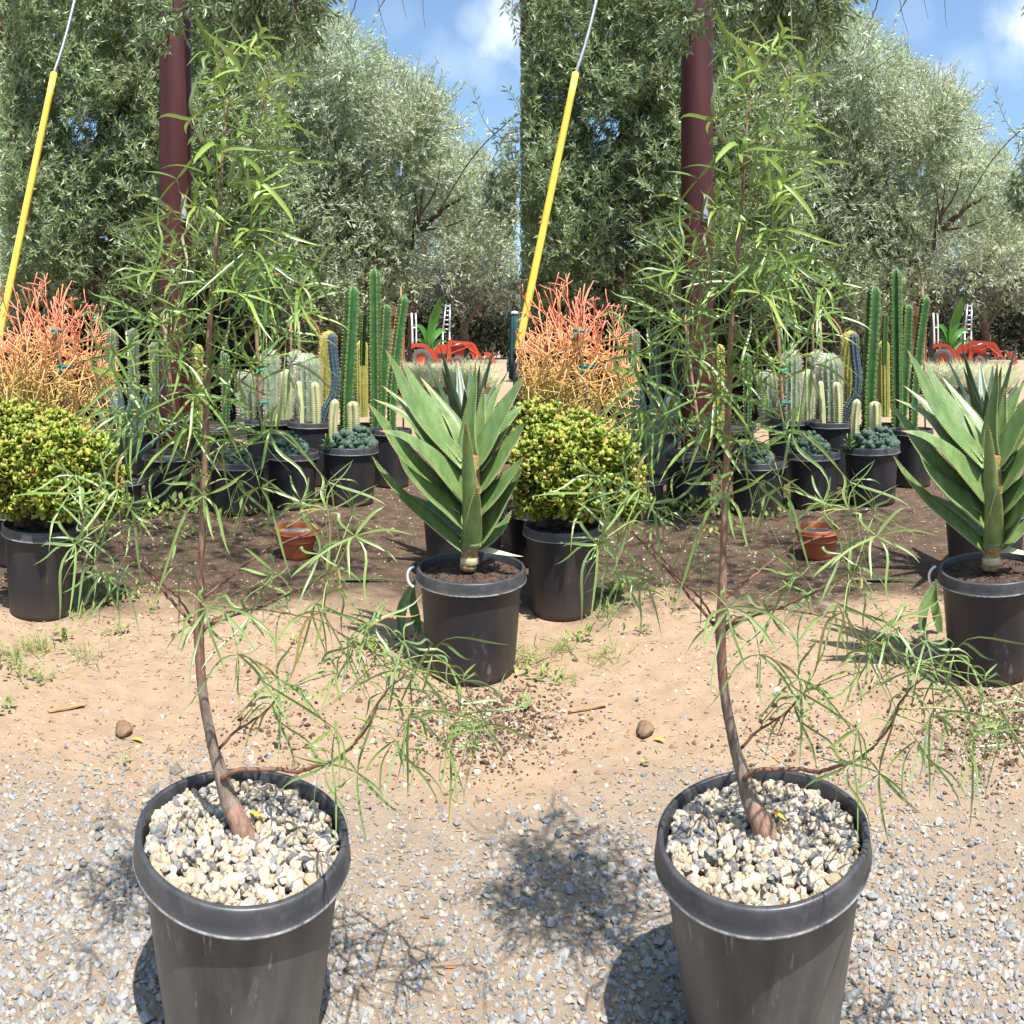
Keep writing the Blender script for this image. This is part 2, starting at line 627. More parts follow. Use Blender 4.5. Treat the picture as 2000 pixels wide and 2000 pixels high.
# succulents
g = NT('aloe_leaf_skin')
mp = g.new('ShaderNodeMapping'); mp.inputs['Scale'].default_value = (1, 1, .35)
g.link(g.new('ShaderNodeTexCoord').outputs['Object'], mp.inputs['Vector'])
nn = g.noise(20, 7, .68, mp.outputs[0])
colA = g.ramp(nn, [(.3, (.065, .118, .036)), (.5, (.112, .185, .056)), (.62, (.155, .228, .078)), (.75, (.225, .275, .115))])
colA = g.mix(g.rng(g.noise(120, 2, .5), .70, .76, 0, .55), colA, (.05, .055, .025))
colA = g.mix(g.rng(g.attr('t'), .90, 1., 0, .85, True), colA, (.42, .19, .095))
edge = g.rng(g.attr('rnd'), .86, 1., 0, .7)
colA = g.mix(edge, colA, (.36, .38, .17))
g.base(colA); g.set(.42, .5); g.bump(nn, .08, .004)
M['aloe'] = g.m
M['aloe_teeth'] = simple('aloe_teeth', (.62, .55, .28), (.5, .35, .16), 30, .5)
M['aloe_dark'] = NT('aloe_dark_leaf_skin')
g = M['aloe_dark']
colA = g.ramp(g.noise(10, 5), [(.3, (.028, .062, .032)), (.7, (.070, .125, .060))])
g.base(g.mix(g.rng(g.attr('t'), .86, 1., 0, .8), colA, (.22, .10, .06))); g.set(.45, .5)
M['aloe_dark'] = g.m
M['agave'] = NT('blue_agave_skin')
g = M['agave']
colA = g.ramp(g.noise(9, 4), [(.3, (.085, .150, .150)), (.7, (.17, .25, .235))])
g.base(g.mix(g.rng(g.attr('t'), .93, 1.), colA, (.08, .03, .02))); g.set(.55, .4)
M['agave'] = g.m
M['aloe_stem'] = simple('aloe_stem_husk', (.46, .30, .13), (.14, .075, .035), 26, .8, .2, .8, 50)
M['pale_husk'] = simple('pale_stem_band', (.62, .57, .36), (.45, .40, .22), 20, .7)

g = NT('firestick_skin')
rn = g.attr('rnd')
base = g.ramp(g.attr('t'), [(0., (.17, .19, .05)), (.33, (.34, .32, .085)), (.6, (.58, .36, .13)), (.78, (.78, .36, .17)), (1., (.80, .24, .15))])
g.base(g.mix(g.rng(rn, .45, 1, 0, .35), base, (.50, .40, .12)))
g.set(.5, .4)
M['fire'] = g.m
g = NT('jade_leaf_skin')
rn = g.attr('rnd')
jc = g.ramp(rn, [(0., (.13, .25, .03)), (.45, (.28, .40, .05)), (.75, (.45, .48, .09)), (1., (.62, .38, .13))])
g.base(g.mix(g.rng(g.attr('t'), .82, 1., 0, .7), jc, (.62, .25, .10))); g.set(.30, .5)
g.translucent((.5, .58, .08), .32)
M['jade'] = g.m


def cactus_mat(name, skin, skin2, rib, rough=.55):
    q = NT(name)
    cc = q.ramp(q.noise(12, 5), [(.3, skin2), (.7, skin)])
    q.base(q.mix(q.rng(q.attr('t'), .5, .98, 0, .85), cc, rib))
    q.set(rough, .4)
    return q.m


M['cereus'] = cactus_mat('green_cactus_skin', (.045, .135, .032), (.020, .065, .018), (.15, .25, .08))
M['blue_cactus'] = cactus_mat('blue_cactus_skin', (.045, .085, .125), (.025, .052, .082), (.09, .125, .15))
M['white_cactus'] = cactus_mat('white_spined_cactus_skin', (.24, .32, .19), (.14, .21, .11), (.46, .46, .36))
M['pale_cactus'] = cactus_mat('pale_green_cactus_skin', (.36, .43, .21), (.24, .32, .13), (.52, .54, .35))
M['gold_cactus'] = cactus_mat('golden_cactus_skin', (.34, .33, .07), (.20, .22, .05), (.55, .48, .14))
M['cream_cactus'] = cactus_mat('cream_cactus_skin', (.60, .57, .30), (.42, .43, .19), (.66, .62, .38))
M['shade_cactus'] = cactus_mat('shade_dimmed_cactus_skin', (.12, .17, .085), (.07, .105, .05), (.20, .23, .14))  # pale column skin, darkened in colour for the shade it stands in
M['spine_white'] = simple('pale_spines', (.78, .70, .63), (.62, .52, .46), 30, .6)
M['spine_gold'] = simple('golden_spines', (.68, .56, .18), (.55, .42, .12), 30, .6)
M['mound'] = simple('blue_green_cactus_skin', (.085, .14, .10), (.028, .055, .04), 45, .7, .3, .9, 160, dist=.004)
M['cactus_green_leaf'] = simple('bright_green_leaf', (.13, .25, .06), (.08, .17, .04), 20, .4)
M['weed'] = leaf_mat('weed_leaf', (.10, .16, .035), (.27, .34, .09), (.16, .24, .06), .5, .3, .4, dry=(.4, .33, .15))
M['grass_pale'] = leaf_mat('pale_grass_blade', (.34, .36, .19), (.66, .64, .42), (.55, .54, .34), .55, .35, .4)
M['litter'] = NT('dry_leaf_litter')
g = M['litter']
g.base(g.ramp(g.attr('rnd'), [(0., (.13, .085, .055)), (.5, (.29, .21, .13)), (.9, (.44, .35, .24)), (.97, (.50, .22, .08))])); g.set(.85, .2)
M['litter'] = g.m
M['wood'] = simple('stake_wood', (.36, .23, .13), (.24, .14, .08), 20, .8, .2, .3, 60)
M['chunk'] = simple('brown_clod', (.25, .16, .105), (.14, .09, .06), 30, .95, .1, .9, 60, dist=.01)
M['tie'] = simple('green_tie_tape', (.02, .38, .20), (.015, .26, .14), 10, .4)
M['tie_teal'] = simple('teal_tie_tape', (.02, .22, .18), (.012, .15, .12), 10, .4)
M['flag'] = simple('orange_flag', (.85, .16, .05), (.75, .12, .035), 10, .5)
M['yellow_leaf'] = simple('yellow_fallen_leaf', (.70, .44, .05), (.55, .32, .04), 30, .5)
M['orange'] = simple('orange_paint', (.50, .060, .022), (.30, .045, .022), 4, .5)
M['tyre'] = simple('grey_tyre', (.12, .11, .105), (.06, .056, .054), 14, .9, .2, .5, 40)
M['dark_metal'] = simple('dark_metal', (.035, .035, .037), (.02, .02, .022), 8, .5)
M['car_navy'] = simple('navy_car_paint', (.02, .03, .06), (.015, .022, .045), 3, .25, .6)
M['car_maroon'] = simple('maroon_car_paint', (.16, .012, .018), (.12, .01, .014), 3, .25, .6)
M['car_black'] = simple('black_car_paint', (.018, .019, .022), (.012, .013, .015), 3, .25, .6)
M['glass'] = simple('dark_car_glass', (.045, .06, .075), (.03, .04, .05), 2, .08, .7)
M['chrome'] = simple('chrome', (.75, .77, .8), (.62, .64, .68), 6, .18, .5, metal=.95)
M['shed'] = simple('rust_brown_boards', (.27, .115, .062), (.17, .07, .04), 3, .85, .2, .4, 12)
M['roof'] = simple('brown_shed_roof', (.15, .085, .06), (.1, .06, .045), 3, .8)
M['banana'] = leaf_mat('banana_leaf', (.05, .16, .03), (.09, .24, .04), (.10, .22, .05), .35, .3, .5)
M['teal'] = simple('dark_teal_fabric', (.020, .075, .075), (.012, .05, .052), 6, .7)
M['hill'] = simple('scrub_hill', (.11, .12, .07), (.06, .065, .04), .15, .95, .1)
M['red_plastic'] = simple('red_plastic', (.55, .03, .03), (.42, .02, .02), 5, .4)
M['timber'] = simple('weathered_timber', (.22, .13, .085), (.12, .075, .05), 10, .85, .2, .4, 40)

# ------------------------------------------------------------------ ground, gravel, litter
rng = np.random.default_rng(11)


def polar(n, r0, r1, a0=-50, a1=50):
    r = np.sqrt(rng.uniform(r0 ** 2, r1 ** 2, n))
    a = np.radians(rng.uniform(a0, a1, n))
    return np.stack([r * np.sin(a), r * np.cos(a), np.zeros(n)], 1)


mb = MB()
rad = np.concatenate([np.linspace(.3, 9, 60), np.geomspace(9.5, 500, 40)])
na = 180
ang = np.linspace(0, 2 * pi, na, endpoint=False)
V = np.stack([rad[:, None] * sin_(ang), rad[:, None] * cos_(ang), np.zeros((len(rad), na))], -1)
i, j = np.meshgrid(np.arange(len(rad) - 1), np.arange(na), indexing='ij')
q = np.stack([i * na + j, (i + 1) * na + j, (i + 1) * na + (j + 1) % na, i * na + (j + 1) % na], -1).reshape(-1, 4)
mb.add(V.reshape(-1, 3), [q[:, ::-1], np.arange(na)[None]])
mb.obj('ground', M['ground'], kind='structure')

# low scrub hill far behind everything
mb = MB()
a = np.radians(np.linspace(-75, 75, 90))
rr = np.array([110, 125, 150, 190, 240])
hh = np.array([-.5, 5, 11, 15, 17])
V = np.stack([rr[:, None] * sin_(a), rr[:, None] * cos_(a), hh[:, None] * (1 + .25 * sin_(a * 9) + .12 * sin_(a * 23 + 1))], -1)
i, j = np.meshgrid(np.arange(4), np.arange(89), indexing='ij')
q = np.stack([i * 90 + j, i * 90 + j + 1, (i + 1) * 90 + j + 1, (i + 1) * 90 + j], -1).reshape(-1, 4)
mb.add(V.reshape(-1, 3), q)
mb.obj('hill', M['hill'], kind='structure')


def vnoise(P, s):
    """cheap smooth noise on the ground plane, about -1..1"""
    x, y = P[:, 0] * s, P[:, 1] * s
    return (np.sin(x * 1.3 + 1.7 * np.sin(y * .9)) + np.sin(y * 1.7 + 1.3 * np.sin(x * 1.1 + 2)) + np.sin((x + y) * .8 + 1)) / 3


shapes, Fc = rock_shapes(rng, 14, 1, 8, .62)
mb = MB()
P = polar(48000, 1.02, 3.3)
r = np.linalg.norm(P, axis=1)
az_ = np.arctan2(P[:, 0], P[:, 1])
loc = (az_ + 1000 / F) % TWIN          # angle from the left edge of either bed
sand = np.clip((loc - 690 / F) / .06, 0, 1) * np.clip((TWIN - loc) / .05, 0, 1)
den = np.clip((2.36 + .22 * vnoise(P, 2.1) + .12 * vnoise(P, 7) - r) / .5, 0, 1) * (1 - .38 * sand)
den = den * np.where(r < 2.3, np.clip(.62 + .42 * vnoise(P, 3.3) - .22 * (r - 1.4), .22, 1), 1)
keep = rng.uniform(size=len(P)) < np.maximum(den, .012)
P = P[keep]
sz = rng.lognormal(math.log(.0112), .30, len(P)).clip(.005, .02)
P[:, 2] = sz * rng.uniform(-.28, .34, len(P))
scatter_rocks(mb, rng, P, sz, shapes, Fc, .35)
P = polar(46000, 1.02, 2.9)
r = np.linalg.norm(P, axis=1)
keep = rng.uniform(size=len(P)) < np.clip((2.5 + .3 * vnoise(P, 2.1) - r) / .7, .02, .8)
P = P[keep]
sz = rng.lognormal(math.log(.0062), .35, len(P)).clip(.003, .011)
P[:, 2] = sz * .2
scatter_rocks(mb, rng, P, sz, shapes, Fc, .5)
mb.obj('gravel', M['gravel'], smooth=False, kind='stuff')

# soil crumbs and small stones over the bare dirt
mb = MB()
P = polar(16000, 2.1, 7.5)
sz = rng.lognormal(math.log(.0042), .55, len(P)).clip(.002, .02)
P[:, 2] = sz * .15
scatter_rocks(mb, rng, P, sz, shapes[:6], Fc, .5)
g = NT('soil_crumb')
g.base(g.ramp(g.attr('rnd'), [(0., (.07, .05, .035)), (.45, (.26, .17, .11)), (.8, (.45, .33, .23)), (1., (.55, .50, .45))]))
g.set(.95, .1)
mb.obj('soil_crumbs', g.m, smooth=False, kind='stuff')
# spilled dark planting mix beside each aloe pot
mb = MB()
for tw in (0, 1019):
    for (px, py, sp, n) in [(930, 1400, .17, 900), (960, 1440, .13, 700), (880, 1420, .20, 420), (760, 1290, .16, 420), (520, 1430, .16, 380), (990, 1390, .12, 500)]:
        D = F * H / (py - HY)
        p = W(px + tw, py, D)[None] + rng.normal(0, sp, (n, 3)) * [1, 1, 0]
        p[:, 2] = 0.002
        sz = rng.lognormal(math.log(.0055), .5, n).clip(.002, .022)
        scatter_rocks(mb, rng, p, sz, shapes[:6], Fc, .5)
g = NT('planting_mix_crumb')
g.base(g.ramp(g.attr('rnd'), [(0., (.03, .02, .015)), (.6, (.12, .075, .05)), (.85, (.22, .15, .11)), (1., (.55, .52, .48))]))
g.set(.95, .1)
mb.obj('planting_mix', g.m, smooth=False, kind='stuff')


def chips(mb, P, lo, hi):
    n = len(P)
    ln_ = rng.uniform(lo, hi, n)
    wd = ln_ * rng.uniform(.10, .30, n)
    d = nrm(np.stack([rng.normal(size=n), rng.normal(size=n), rng.normal(0, .07, n)], 1))
    P = P + [0, 0, .003]
    s = nrm(np.cross(d, [0, 0, 1.])) * (wd / 2)[:, None]
    up = np.array([0, 0, 1.]) * (ln_ * rng.uniform(.01, .06, n))[:, None]
    th = np.array([0, 0, .0012])
    top = [P - s, P + s, P + d * (ln_ * .5)[:, None] + s * 1.1 + up, P + d * ln_[:, None] + s * .2, P + d * (ln_ * .5)[:, None] - s + up]
    V = np.stack(top + [x - th for x in top], 1).reshape(-1, 3)
    b = (np.arange(n) * 10)[:, None]
    f1 = np.array([[0, 1, 2, 4]]) + b
    f2 = np.array([[4, 2, 3]]) + b
    sides = np.concatenate([np.array([[k, k + 5, (k + 1) % 5 + 5, (k + 1) % 5]]) + b for k in range(5)])
    mb.add(V, [f1, f2, sides], r=np.repeat(rng.uniform(.01, 1, n), 10))


mb = MB()
chips(mb, polar(1900, 1.1, 2.7), .007, .028)
chips(mb, polar(2800, 2.3, 4.6), .006, .028)
P = polar(3200, 2.6, 4.2)
m_ = vnoise(P, 1.4) > .1
chips(mb, P[m_], .008, .034)
chips(mb, polar(1800, 4.6, 8.0), .012, .05)
mb.obj('leaf_litter', M['litter'], smooth=False, kind='stuff')

# ------------------------------------------------------------------ pots


def nursery_pot(px, D, R, h, lip, rb, label, cat='plant pot', group=None, drop=.03, soil='pot_soil', handle=False, name='nursery_pot', mats=None, seg=64):
    body_m, rim_m = mats or (M['pot_dark'] if D > 1.6 else M['pot'], M['rim'])
    o = root(name, px, D, label, cat, group)
    rt = R * (.925 if D > 1.6 else .945)
    zb = h - lip
    w = .004
    mb = MB()
    rs = lambda z: rb + (rt - rb) * z / h
    prof = [(rb * .55, .012), (rb * .93, .010), (rb * .97, .002), (rb, .008)]
    prof += [(rs(z), z) for z in np.linspace(.03, zb + .002, 10)]
    V, q = lathe(prof, seg, False)
    mb.add(V, q)
    mb.obj('body', body_m, o)
    mb = MB()
    k = lip
    b = .0022
    prof = [(rs(zb) - .001, zb), (R - b, zb), (R - .3 * b, zb + .3 * b), (R, zb + b), (R, zb + 2.2 * b), (R - .6 * b, zb + 3 * b), (R - 1.2 * b, zb + 4 * b), (R * .985, zb + k * .4), (R * .975, h - 2.5 * b), (R * .974 - .4 * b, h - b), (R * .972 - 1.2 * b, h - .2 * b), (R * .965 - 1.5 * b, h),
            (R * .93, h), (R * .93 - b, h - .4 * b), (R * .93 - 1.3 * b, h - 1.3 * b), (R * .92 - 1.3 * b, h - k * .7), (R * .89, h - drop - .05)]
    V, q = lathe(prof, seg, False)
    pale_bead = np.zeros(len(prof)); pale_bead[2:5] = 1
    mb.add(V, q, t=np.repeat(pale_bead, seg))
    mb.obj('rim', rim_m, o)
    if soil:
        mb = MB()
        rr_ = np.linspace(0.001, R * .90, 12)
        V, q = lathe([(r, h - drop + .004 * sin(r * 70) + .006 * (1 - r / R)) for r in rr_], seg)
        V[:, 2] += rng.normal(0, .003, len(V))
        mb.add(V, q)
        n = int(160 * (R / .2) ** 2)
        a, rr_ = rng.uniform(0, 2 * pi, n), R * .86 * np.sqrt(rng.uniform(0, 1, n))
        scatter_rocks(mb, rng, np.stack([rr_ * cos_(a), rr_ * sin_(a), np.full(n, h - drop + .005)], 1), rng.uniform(.003, .009, n), shapes[:5], Fc, .5)
        mb.obj('soil', M[soil], o, smooth=False)
    if handle:
        mb = MB()
        an = np.linspace(radians(100), radians(260), 12)
        P = np.stack([-R * 1.0 + .035 * cos_(an), np.zeros(12), zb + .005 + .045 * sin_(an)], 1)
        mb.add(*tube(P, .006, 6))
        mb.obj('handle', M['white_paint'], o)
    return o


SIDE = '{s} half'
PUM = []
# main pot
mainpot = nursery_pot(472, 1.47, .2165, .44, .048, .142, 'tall dusty black nursery pot full of pale pebbles in the {s} foreground', 'plant pot', 'pebble-topped nursery pots', soil=None, seg=96)
o = root('pumice_gravel', 472, 1.47, 'cream and grey pumice pebbles around the leaning stem in the {s} foreground pot', 'gravel', None, z=0)
REPEAT.remove(o); bpy.data.objects.remove(o)
mb = MB()
sh2, F2 = rock_shapes(np.random.default_rng(5), 20, 2, 13, .95)
sh2 = [s_ + .05 * np.sin(s_[:, [1, 2, 0]] * 5.3 + k) * s_ for k, s_ in enumerate(sh2)]
pts = []
Rp = .190
for lay, (n, smin, smax) in enumerate([(200, .016, .022), (330, .012, .0215), (420, .0065, .0125)]):
    a, r = rng.uniform(0, 2 * pi, n), Rp * np.sqrt(rng.uniform(0, 1, n))
    s = rng.uniform(smin, smax, n)
    r = np.minimum(r, Rp - s * .6)
    z = .401 + .022 * (1 - (r / Rp) ** 2) + lay * .0095 + rng.normal(0, .002, n)
    scatter_rocks(mb, rng, np.stack([r * cos_(a), r * sin_(a), z], 1), s, sh2, F2, .8)
V, q = lathe([(0.001, .405), (Rp * .6, .400), (Rp * .985, .382)], 48)
mb.add(V, q, r=.3)
pg = mb.obj('pumice_gravel', M['pumice'], None, smooth=False, kind='stuff')
place(pg, 472, 1.47)
REPEAT.append(pg)

# ------------------------------------------------------------------ the tall sapling


def leaflet(mb, P, width, N, t=0., r=.5, mi=0, prof=None):
    """a narrow folded leaf along the points P"""
    n = len(P)
    T = nrm(np.gradient(P, axis=0))
    S = nrm(np.cross(T, N))
    U = np.cross(S, T)
    s = np.linspace(0, 1, n)
    w = prof(s) if prof else np.minimum(1, .25 + 3.2 * s) * np.clip((1 - s) * 3.0, 0.02, 1) ** .8
    w = (w * width / 2)[:, None]
    V = np.stack([P - S * w + U * w * .35, P, P + S * w + U * w * .35], 1).reshape(-1, 3)
    i, j = np.meshgrid(np.arange(n - 1), np.arange(2), indexing='ij')
    q = np.stack([i * 3 + j, i * 3 + j + 1, (i + 1) * 3 + j + 1, (i + 1) * 3 + j], -1).reshape(-1, 4)
    mb.add(V, q, mi, t=t, r=r)


DS = 1.46
ZS = .405
L = Loc(474, DS, ZS)
sap = root('potted_sapling', 474, DS, 'slender sapling with leaning stem and narrow palmate leaves growing from the {s} foreground pot', 'sapling', 'palmate saplings in pebble pots', z=ZS)
stem_px = [(488, 1668, 25, 0), (482, 1645, 24, 0), (464, 1600, 20, 0), (446, 1560, 18, .01), (432, 1512, 14.5, .015), (417, 1462, 11.5, .02), (408, 1420, 10.5, .02), (400, 1380, 10, .02), (393, 1325, 9.8, .02),
           (389, 1260, 10, .015), (388, 1218, 11, .01), (391, 1170, 8.6, .01), (394, 1080, 7.4, .01), (397, 985, 7.0, .01), (401, 880, 6.6, .01), (404, 790, 6.2, 0), (407, 700, 5.8, 0), (412, 600, 5.2, 0),
           (419, 530, 4.6, -.01), (427, 430, 3.8, -.01), (433, 340, 3.2, 0), (438, 262, 2.8, 0), (445, 200, 2.3, .01), (441, 150, 1.8, .01), (420, 110, 1.2, .01)]
SP = np.array([L(x, y, d) for x, y, w, d in stem_px])
SR = np.array([w for x, y, w, d in stem_px]) / F * DS
SC_ = spline(SP, 150)
SRi = np.interp(np.linspace(0, len(SP) - 1, 150), np.arange(len(SP)), SR)
SRi = SRi * (1 + .05 * np.sin(np.arange(150) * 1.9) * np.random.default_rng(3).uniform(0, 1, 150))
mb = MB()
V, q = tube(SC_, SRi, 14)
tt = np.clip(np.where(SC_[:, 2] > .33, .55, 0) + np.where(SC_[:, 2] < .08, .5, 0), 0, 1)
mb.add(V, q, t=np.repeat(tt, 14))
mb.obj('trunk', M['bark'], sap)
branches_px = [
    [(434, 1522, 6.5, 0), (446, 1512, 6, -.01), (470, 1503, 5.2, -.02), (519, 1503, 4.8, -.02), (543, 1504, 4.6, -.02), (581, 1507, 4.4, -.03), (621, 1496, 4.2, -.05), (651, 1486, 4, -.06), (683, 1462, 3.7, -.07), (699, 1445, 3.5, -.08), (721, 1416, 3.2, -.09), (731, 1394, 2.8, -.09), (753, 1352, 2.2, -.1), (790, 1318, 1.5, -.12), (817, 1297, 1.1, -.13), (844, 1279, .9, -.14)],
    [(428, 1462, 4, .02), (463, 1427, 3.2, .02), (498, 1405, 2.6, .0), (519, 1389, 2.2, 0), (551, 1354, 1.8, 0), (600, 1330, 1.2, 0), (659, 1314, .9, 0)],
    [(463, 1427, 2, .02), (480, 1398, 1.5, .02), (500, 1374, .8, .02)],
    [(387, 1226, 5.5, .01), (375, 1218, 4.4, .02), (360, 1203, 4, .03), (336, 1174, 3.8, .05), (310, 1141, 3.6, .06), (269, 1096, 3.2, .08), (237, 1061, 2.9, .09), (207, 1031, 2.4, .1), (186, 1001, 1.8, .1), (160, 975, 1.2, .1), (140, 958, .9, .1)],
    [(372, 1205, 3, .02), (352, 1172, 2.8, .0), (318, 1140, 2.5, -.02), (285, 1103, 2.2, -.04), (250, 1060, 1.7, -.05), (235, 1010, 1.2, -.05), (250, 984, .8, -.05)],
    [(391, 1238, 6, .01), (406, 1224, 4.6, .01), (430, 1211, 4.2, 0), (471, 1196, 3.8, -.02), (520, 1180, 3.2, -.03), (559, 1163, 2.7, -.04), (605, 1141, 2, -.05), (640, 1118, 1.3, -.06), (660, 1130, .9, -.07)],
    [(396, 1226, 4, .01), (425, 1206, 3.2, .02), (455, 1194, 3, .03), (492, 1190, 2.6, .03), (540, 1195, 2.2, .02), (618, 1210, 1.8, .0), (680, 1245, 1.4, -.03), (730, 1275, 1.1, -.05), (758, 1303, .8, -.06)],
    [(396, 1170, 4, .01), (430, 1141, 3.4, .03), (452, 1125, 3.3, .04), (482, 1101, 3.2, .06), (527, 1071, 2.9, .08), (554, 1060, 2.7, .09), (608, 1038, 2.4, .11), (635, 1031, 2.0, .12), (672, 1010, 1.4, .13), (690, 1005, .9, .13)],
    [(404, 800, 2.4, 0), (380, 760, 2, -.03), (352, 700, 1.6, -.05), (325, 640, 1.2, -.06), (290, 580, .9, -.06)],
    [(410, 640, 2.2, 0), (440, 600, 1.9, .03), (480, 540, 1.5, .05), (530, 480, 1.1, .05), (556, 440, .8, .05)],
    [(403, 830, 2.2, 0), (440, 780, 1.9, .04), (500, 715, 1.5, .06), (560, 660, 1., .06), (575, 640, .8, .06)],
    [(424, 470, 2.1, 0), (452, 400, 1.8, .0), (478, 330, 1.5, -.02), (500, 260, 1.2, -.03), (520, 190, .9, -.03), (530, 120, .7, -.03)],
    [(420, 520, 2, 0), (385, 450, 1.6, .03), (360, 400, 1.2, .04), (345, 350, .8, .04)],
    [(434, 335, 1.7, 0), (410, 300, 1.4, -.02), (385, 265, 1.1, -.03), (368, 235, .8, -.03)],
    [(398, 960, 2.2, .01), (430, 900, 1.8, -.04), (480, 860, 1.4, -.06), (540, 840, 1, -.07)],
    [(399, 930, 2.2, .01), (350, 880, 1.8, .04), (300, 840, 1.4, .06), (270, 815, 1, .06)],
]
BR = []
for b in branches_px:
    P = spline(np.array([L(x, y, d) for x, y, w, d in b]), max(10, len(b) * 4))
    w = np.interp(np.linspace(0, len(b) - 1, len(P)), np.arange(len(b)), [x[2] for x in b]) / F * DS
    P[2:-1] += np.random.default_rng(len(BR)).normal(0, .0011, (len(P) - 3, 3))
    mb = MB()
    mb.add(*tube(P, np.maximum(w * .82, .0008), 7))
    mb.obj('branch', M['twig'], sap)
    BR.append(P)

rs = np.random.default_rng(42)
known = """320,726 352,812 285,815 382,909 317,920 412,850 397,968 465,944 250,984 147,930 137,963 206,957 382,624 323,516 277,567 452,565 355,608 277,850 455,769 371,688 511,847 490,710
538,546 524,618 567,713 516,640 508,952 640,941 589,979 527,844 559,656 505,535 147,1063 204,1115 251,985 265,1018 336,1034 403,1187 358,1106 172,1036 237,1131 465,1279 511,1187 487,1203 188,1061
591,993 640,996 688,1007 694,1047 535,1117 624,1082 640,1114 656,1147 562,1190 618,1179 629,1195 723,1225 680,1249 659,1314 753,1351 758,1305 844,1279 817,1297 898,1375 772,1446 699,1510 643,1489 656,1424 551,1354 532,1378 882,1416 688,1262
409,102 377,231 406,342 339,412 390,404 468,256 474,323 436,188 500,178 484,398 360,455 538,194 511,242 554,304 530,441 519,511 522,116 508,358 350,560 300,640 430,660 470,620 250,620 240,740 225,690 585,600 590,560 330,600 420,720 310,780 450,830 360,860 230,800 340,690 410,560 380,500 450,480 490,450 430,420 560,500 300,530 460,700 500,590 400,780 470,540 350,480 540,380 500,300 460,350 425,300 470,140 440,110 540,250
505,75 490,110 560,150 905,1330 925,1425 870,1460 800,1400 720,1330 790,1250 850,1350 940,1390""".split()
cl = [tuple(float(v) for v in k.split(',')) for k in known]
cl += [(x + rs.normal(0, 26), y + rs.normal(0, 24)) for x, y in cl if y > 380 and not (x > 430 and 630 < y < 930) and math.hypot(x - 579, y - 1045) > 90 and rs.uniform() < (.46 if y < 905 else .10)]
allB = np.concatenate([SC_[75:]] + BR)
mbL = MB()
for k, (px, py) in enumerate(cl):
    low = py > 905
    dy = rs.normal(0, .075)
    if low and px > 600:
        dy = rs.normal(-.05, .06)
    C = L(px, py, dy)
    # petiole from a nearby point of a twig, preferring one lower down
    d = allB - C
    cost = np.linalg.norm(d + [0, 0, .05 if not low else .0], axis=1)
    A = allB[np.argmin(cost)]
    dist = np.linalg.norm(C - A)
    if dist > .005:
        mid = (A + C) / 2 + np.array([0, 0, .12 * dist]) + rs.normal(0, .06 * dist, 3)
        P = spline([A, mid, C], 9)
        mbL.add(*tube(P, np.linspace(.0016, .0009, 9) * (1.2 if dist > .12 else 1), 5), 1)
        ax = nrm(P[-1] - P[-3])
    else:
        ax = np.array([0, 0, 1.])
    up = py < 420
    ax = nrm(ax * .8 + np.array([0, -.55, .25]) * rs.uniform(.2, 1.2) + rs.normal(0, .35, 3))
    e1 = nrm(np.cross(ax, [.2, .9, .4])); e2 = np.cross(ax, e1)
    n = int(rs.integers(4, 7)) if up else int(rs.integers(6, 9))
    ph = rs.uniform(0, 2 * pi)
    cr = rs.uniform(.05, .9)
    for m_ in range(n):
        a = ph + 2 * pi * m_ / n + rs.normal(0, .22)
        sp = rs.uniform(.75, 1.5) if not up else rs.uniform(.5, 1.25)
        rd = e1 * cos(a) + e2 * sin(a)
        d0 = nrm(ax * cos(sp) + rd * sin(sp))
        ln_ = rs.uniform(.060, .118) if not up else rs.uniform(.048, .092)
        if rs.uniform() < .08:
            ln_ *= 1.35
        wd = (rs.uniform(.0038, .0060) if low else rs.uniform(.0044, .0068)) if not up else rs.uniform(.0068, .0108)
        s = np.linspace(0, 1, 8)[:, None]
        bend = rs.uniform(.1, 1.05)
        P = C + d0 * ln_ * s + (np.array([0, 0, -1.]) * bend * .55 + rs.normal(0, .19, 3) + ax * rs.normal(.08, .2)) * ln_ * s ** 2 + rs.normal(0, .05, 3) * ln_ * np.sin(s * 5.5)
        Nn = nrm(ax + rd * -.2 + np.array([0, 0, .5]) + rs.normal(0, .25, 3))
        r_ = float(np.clip(cr * .6 + (.33 if up else .12 if py < 905 else 0) + rs.normal(0, .14), .02, .94))
        if rs.uniform() < .014:
            r_ = .99
        leaflet(mbL, P, wd, Nn, r=r_, t=(1. if low else .25 if py > 600 else 0.))
        if rs.uniform() < .0:
            pass
# extra young leaves along the upper stem and twigs
for P in BR[8:] + [SC_[95:]]:
    for k in range(3, len(P), 6):
        for m_ in range(int(rs.integers(1, 4))):
            d0 = nrm(rs.normal(size=3) + [0, 0, .6])
            ln_ = rs.uniform(.045, .10)
            s = np.linspace(0, 1, 7)[:, None]
            Q = P[k] + d0 * ln_ * s + (np.array([0, 0, -.35]) * rs.uniform(0, 1) + rs.normal(0, .15, 3)) * ln_ * s ** 2
            leaflet(mbL, Q, rs.uniform(.005, .010), nrm(rs.normal(0, .5, 3) + [0, -.4, .8]), r=float(rs.uniform(.1, .93)))
mbL.obj('crown', [M['sap_leaf'], M['petiole']], sap)

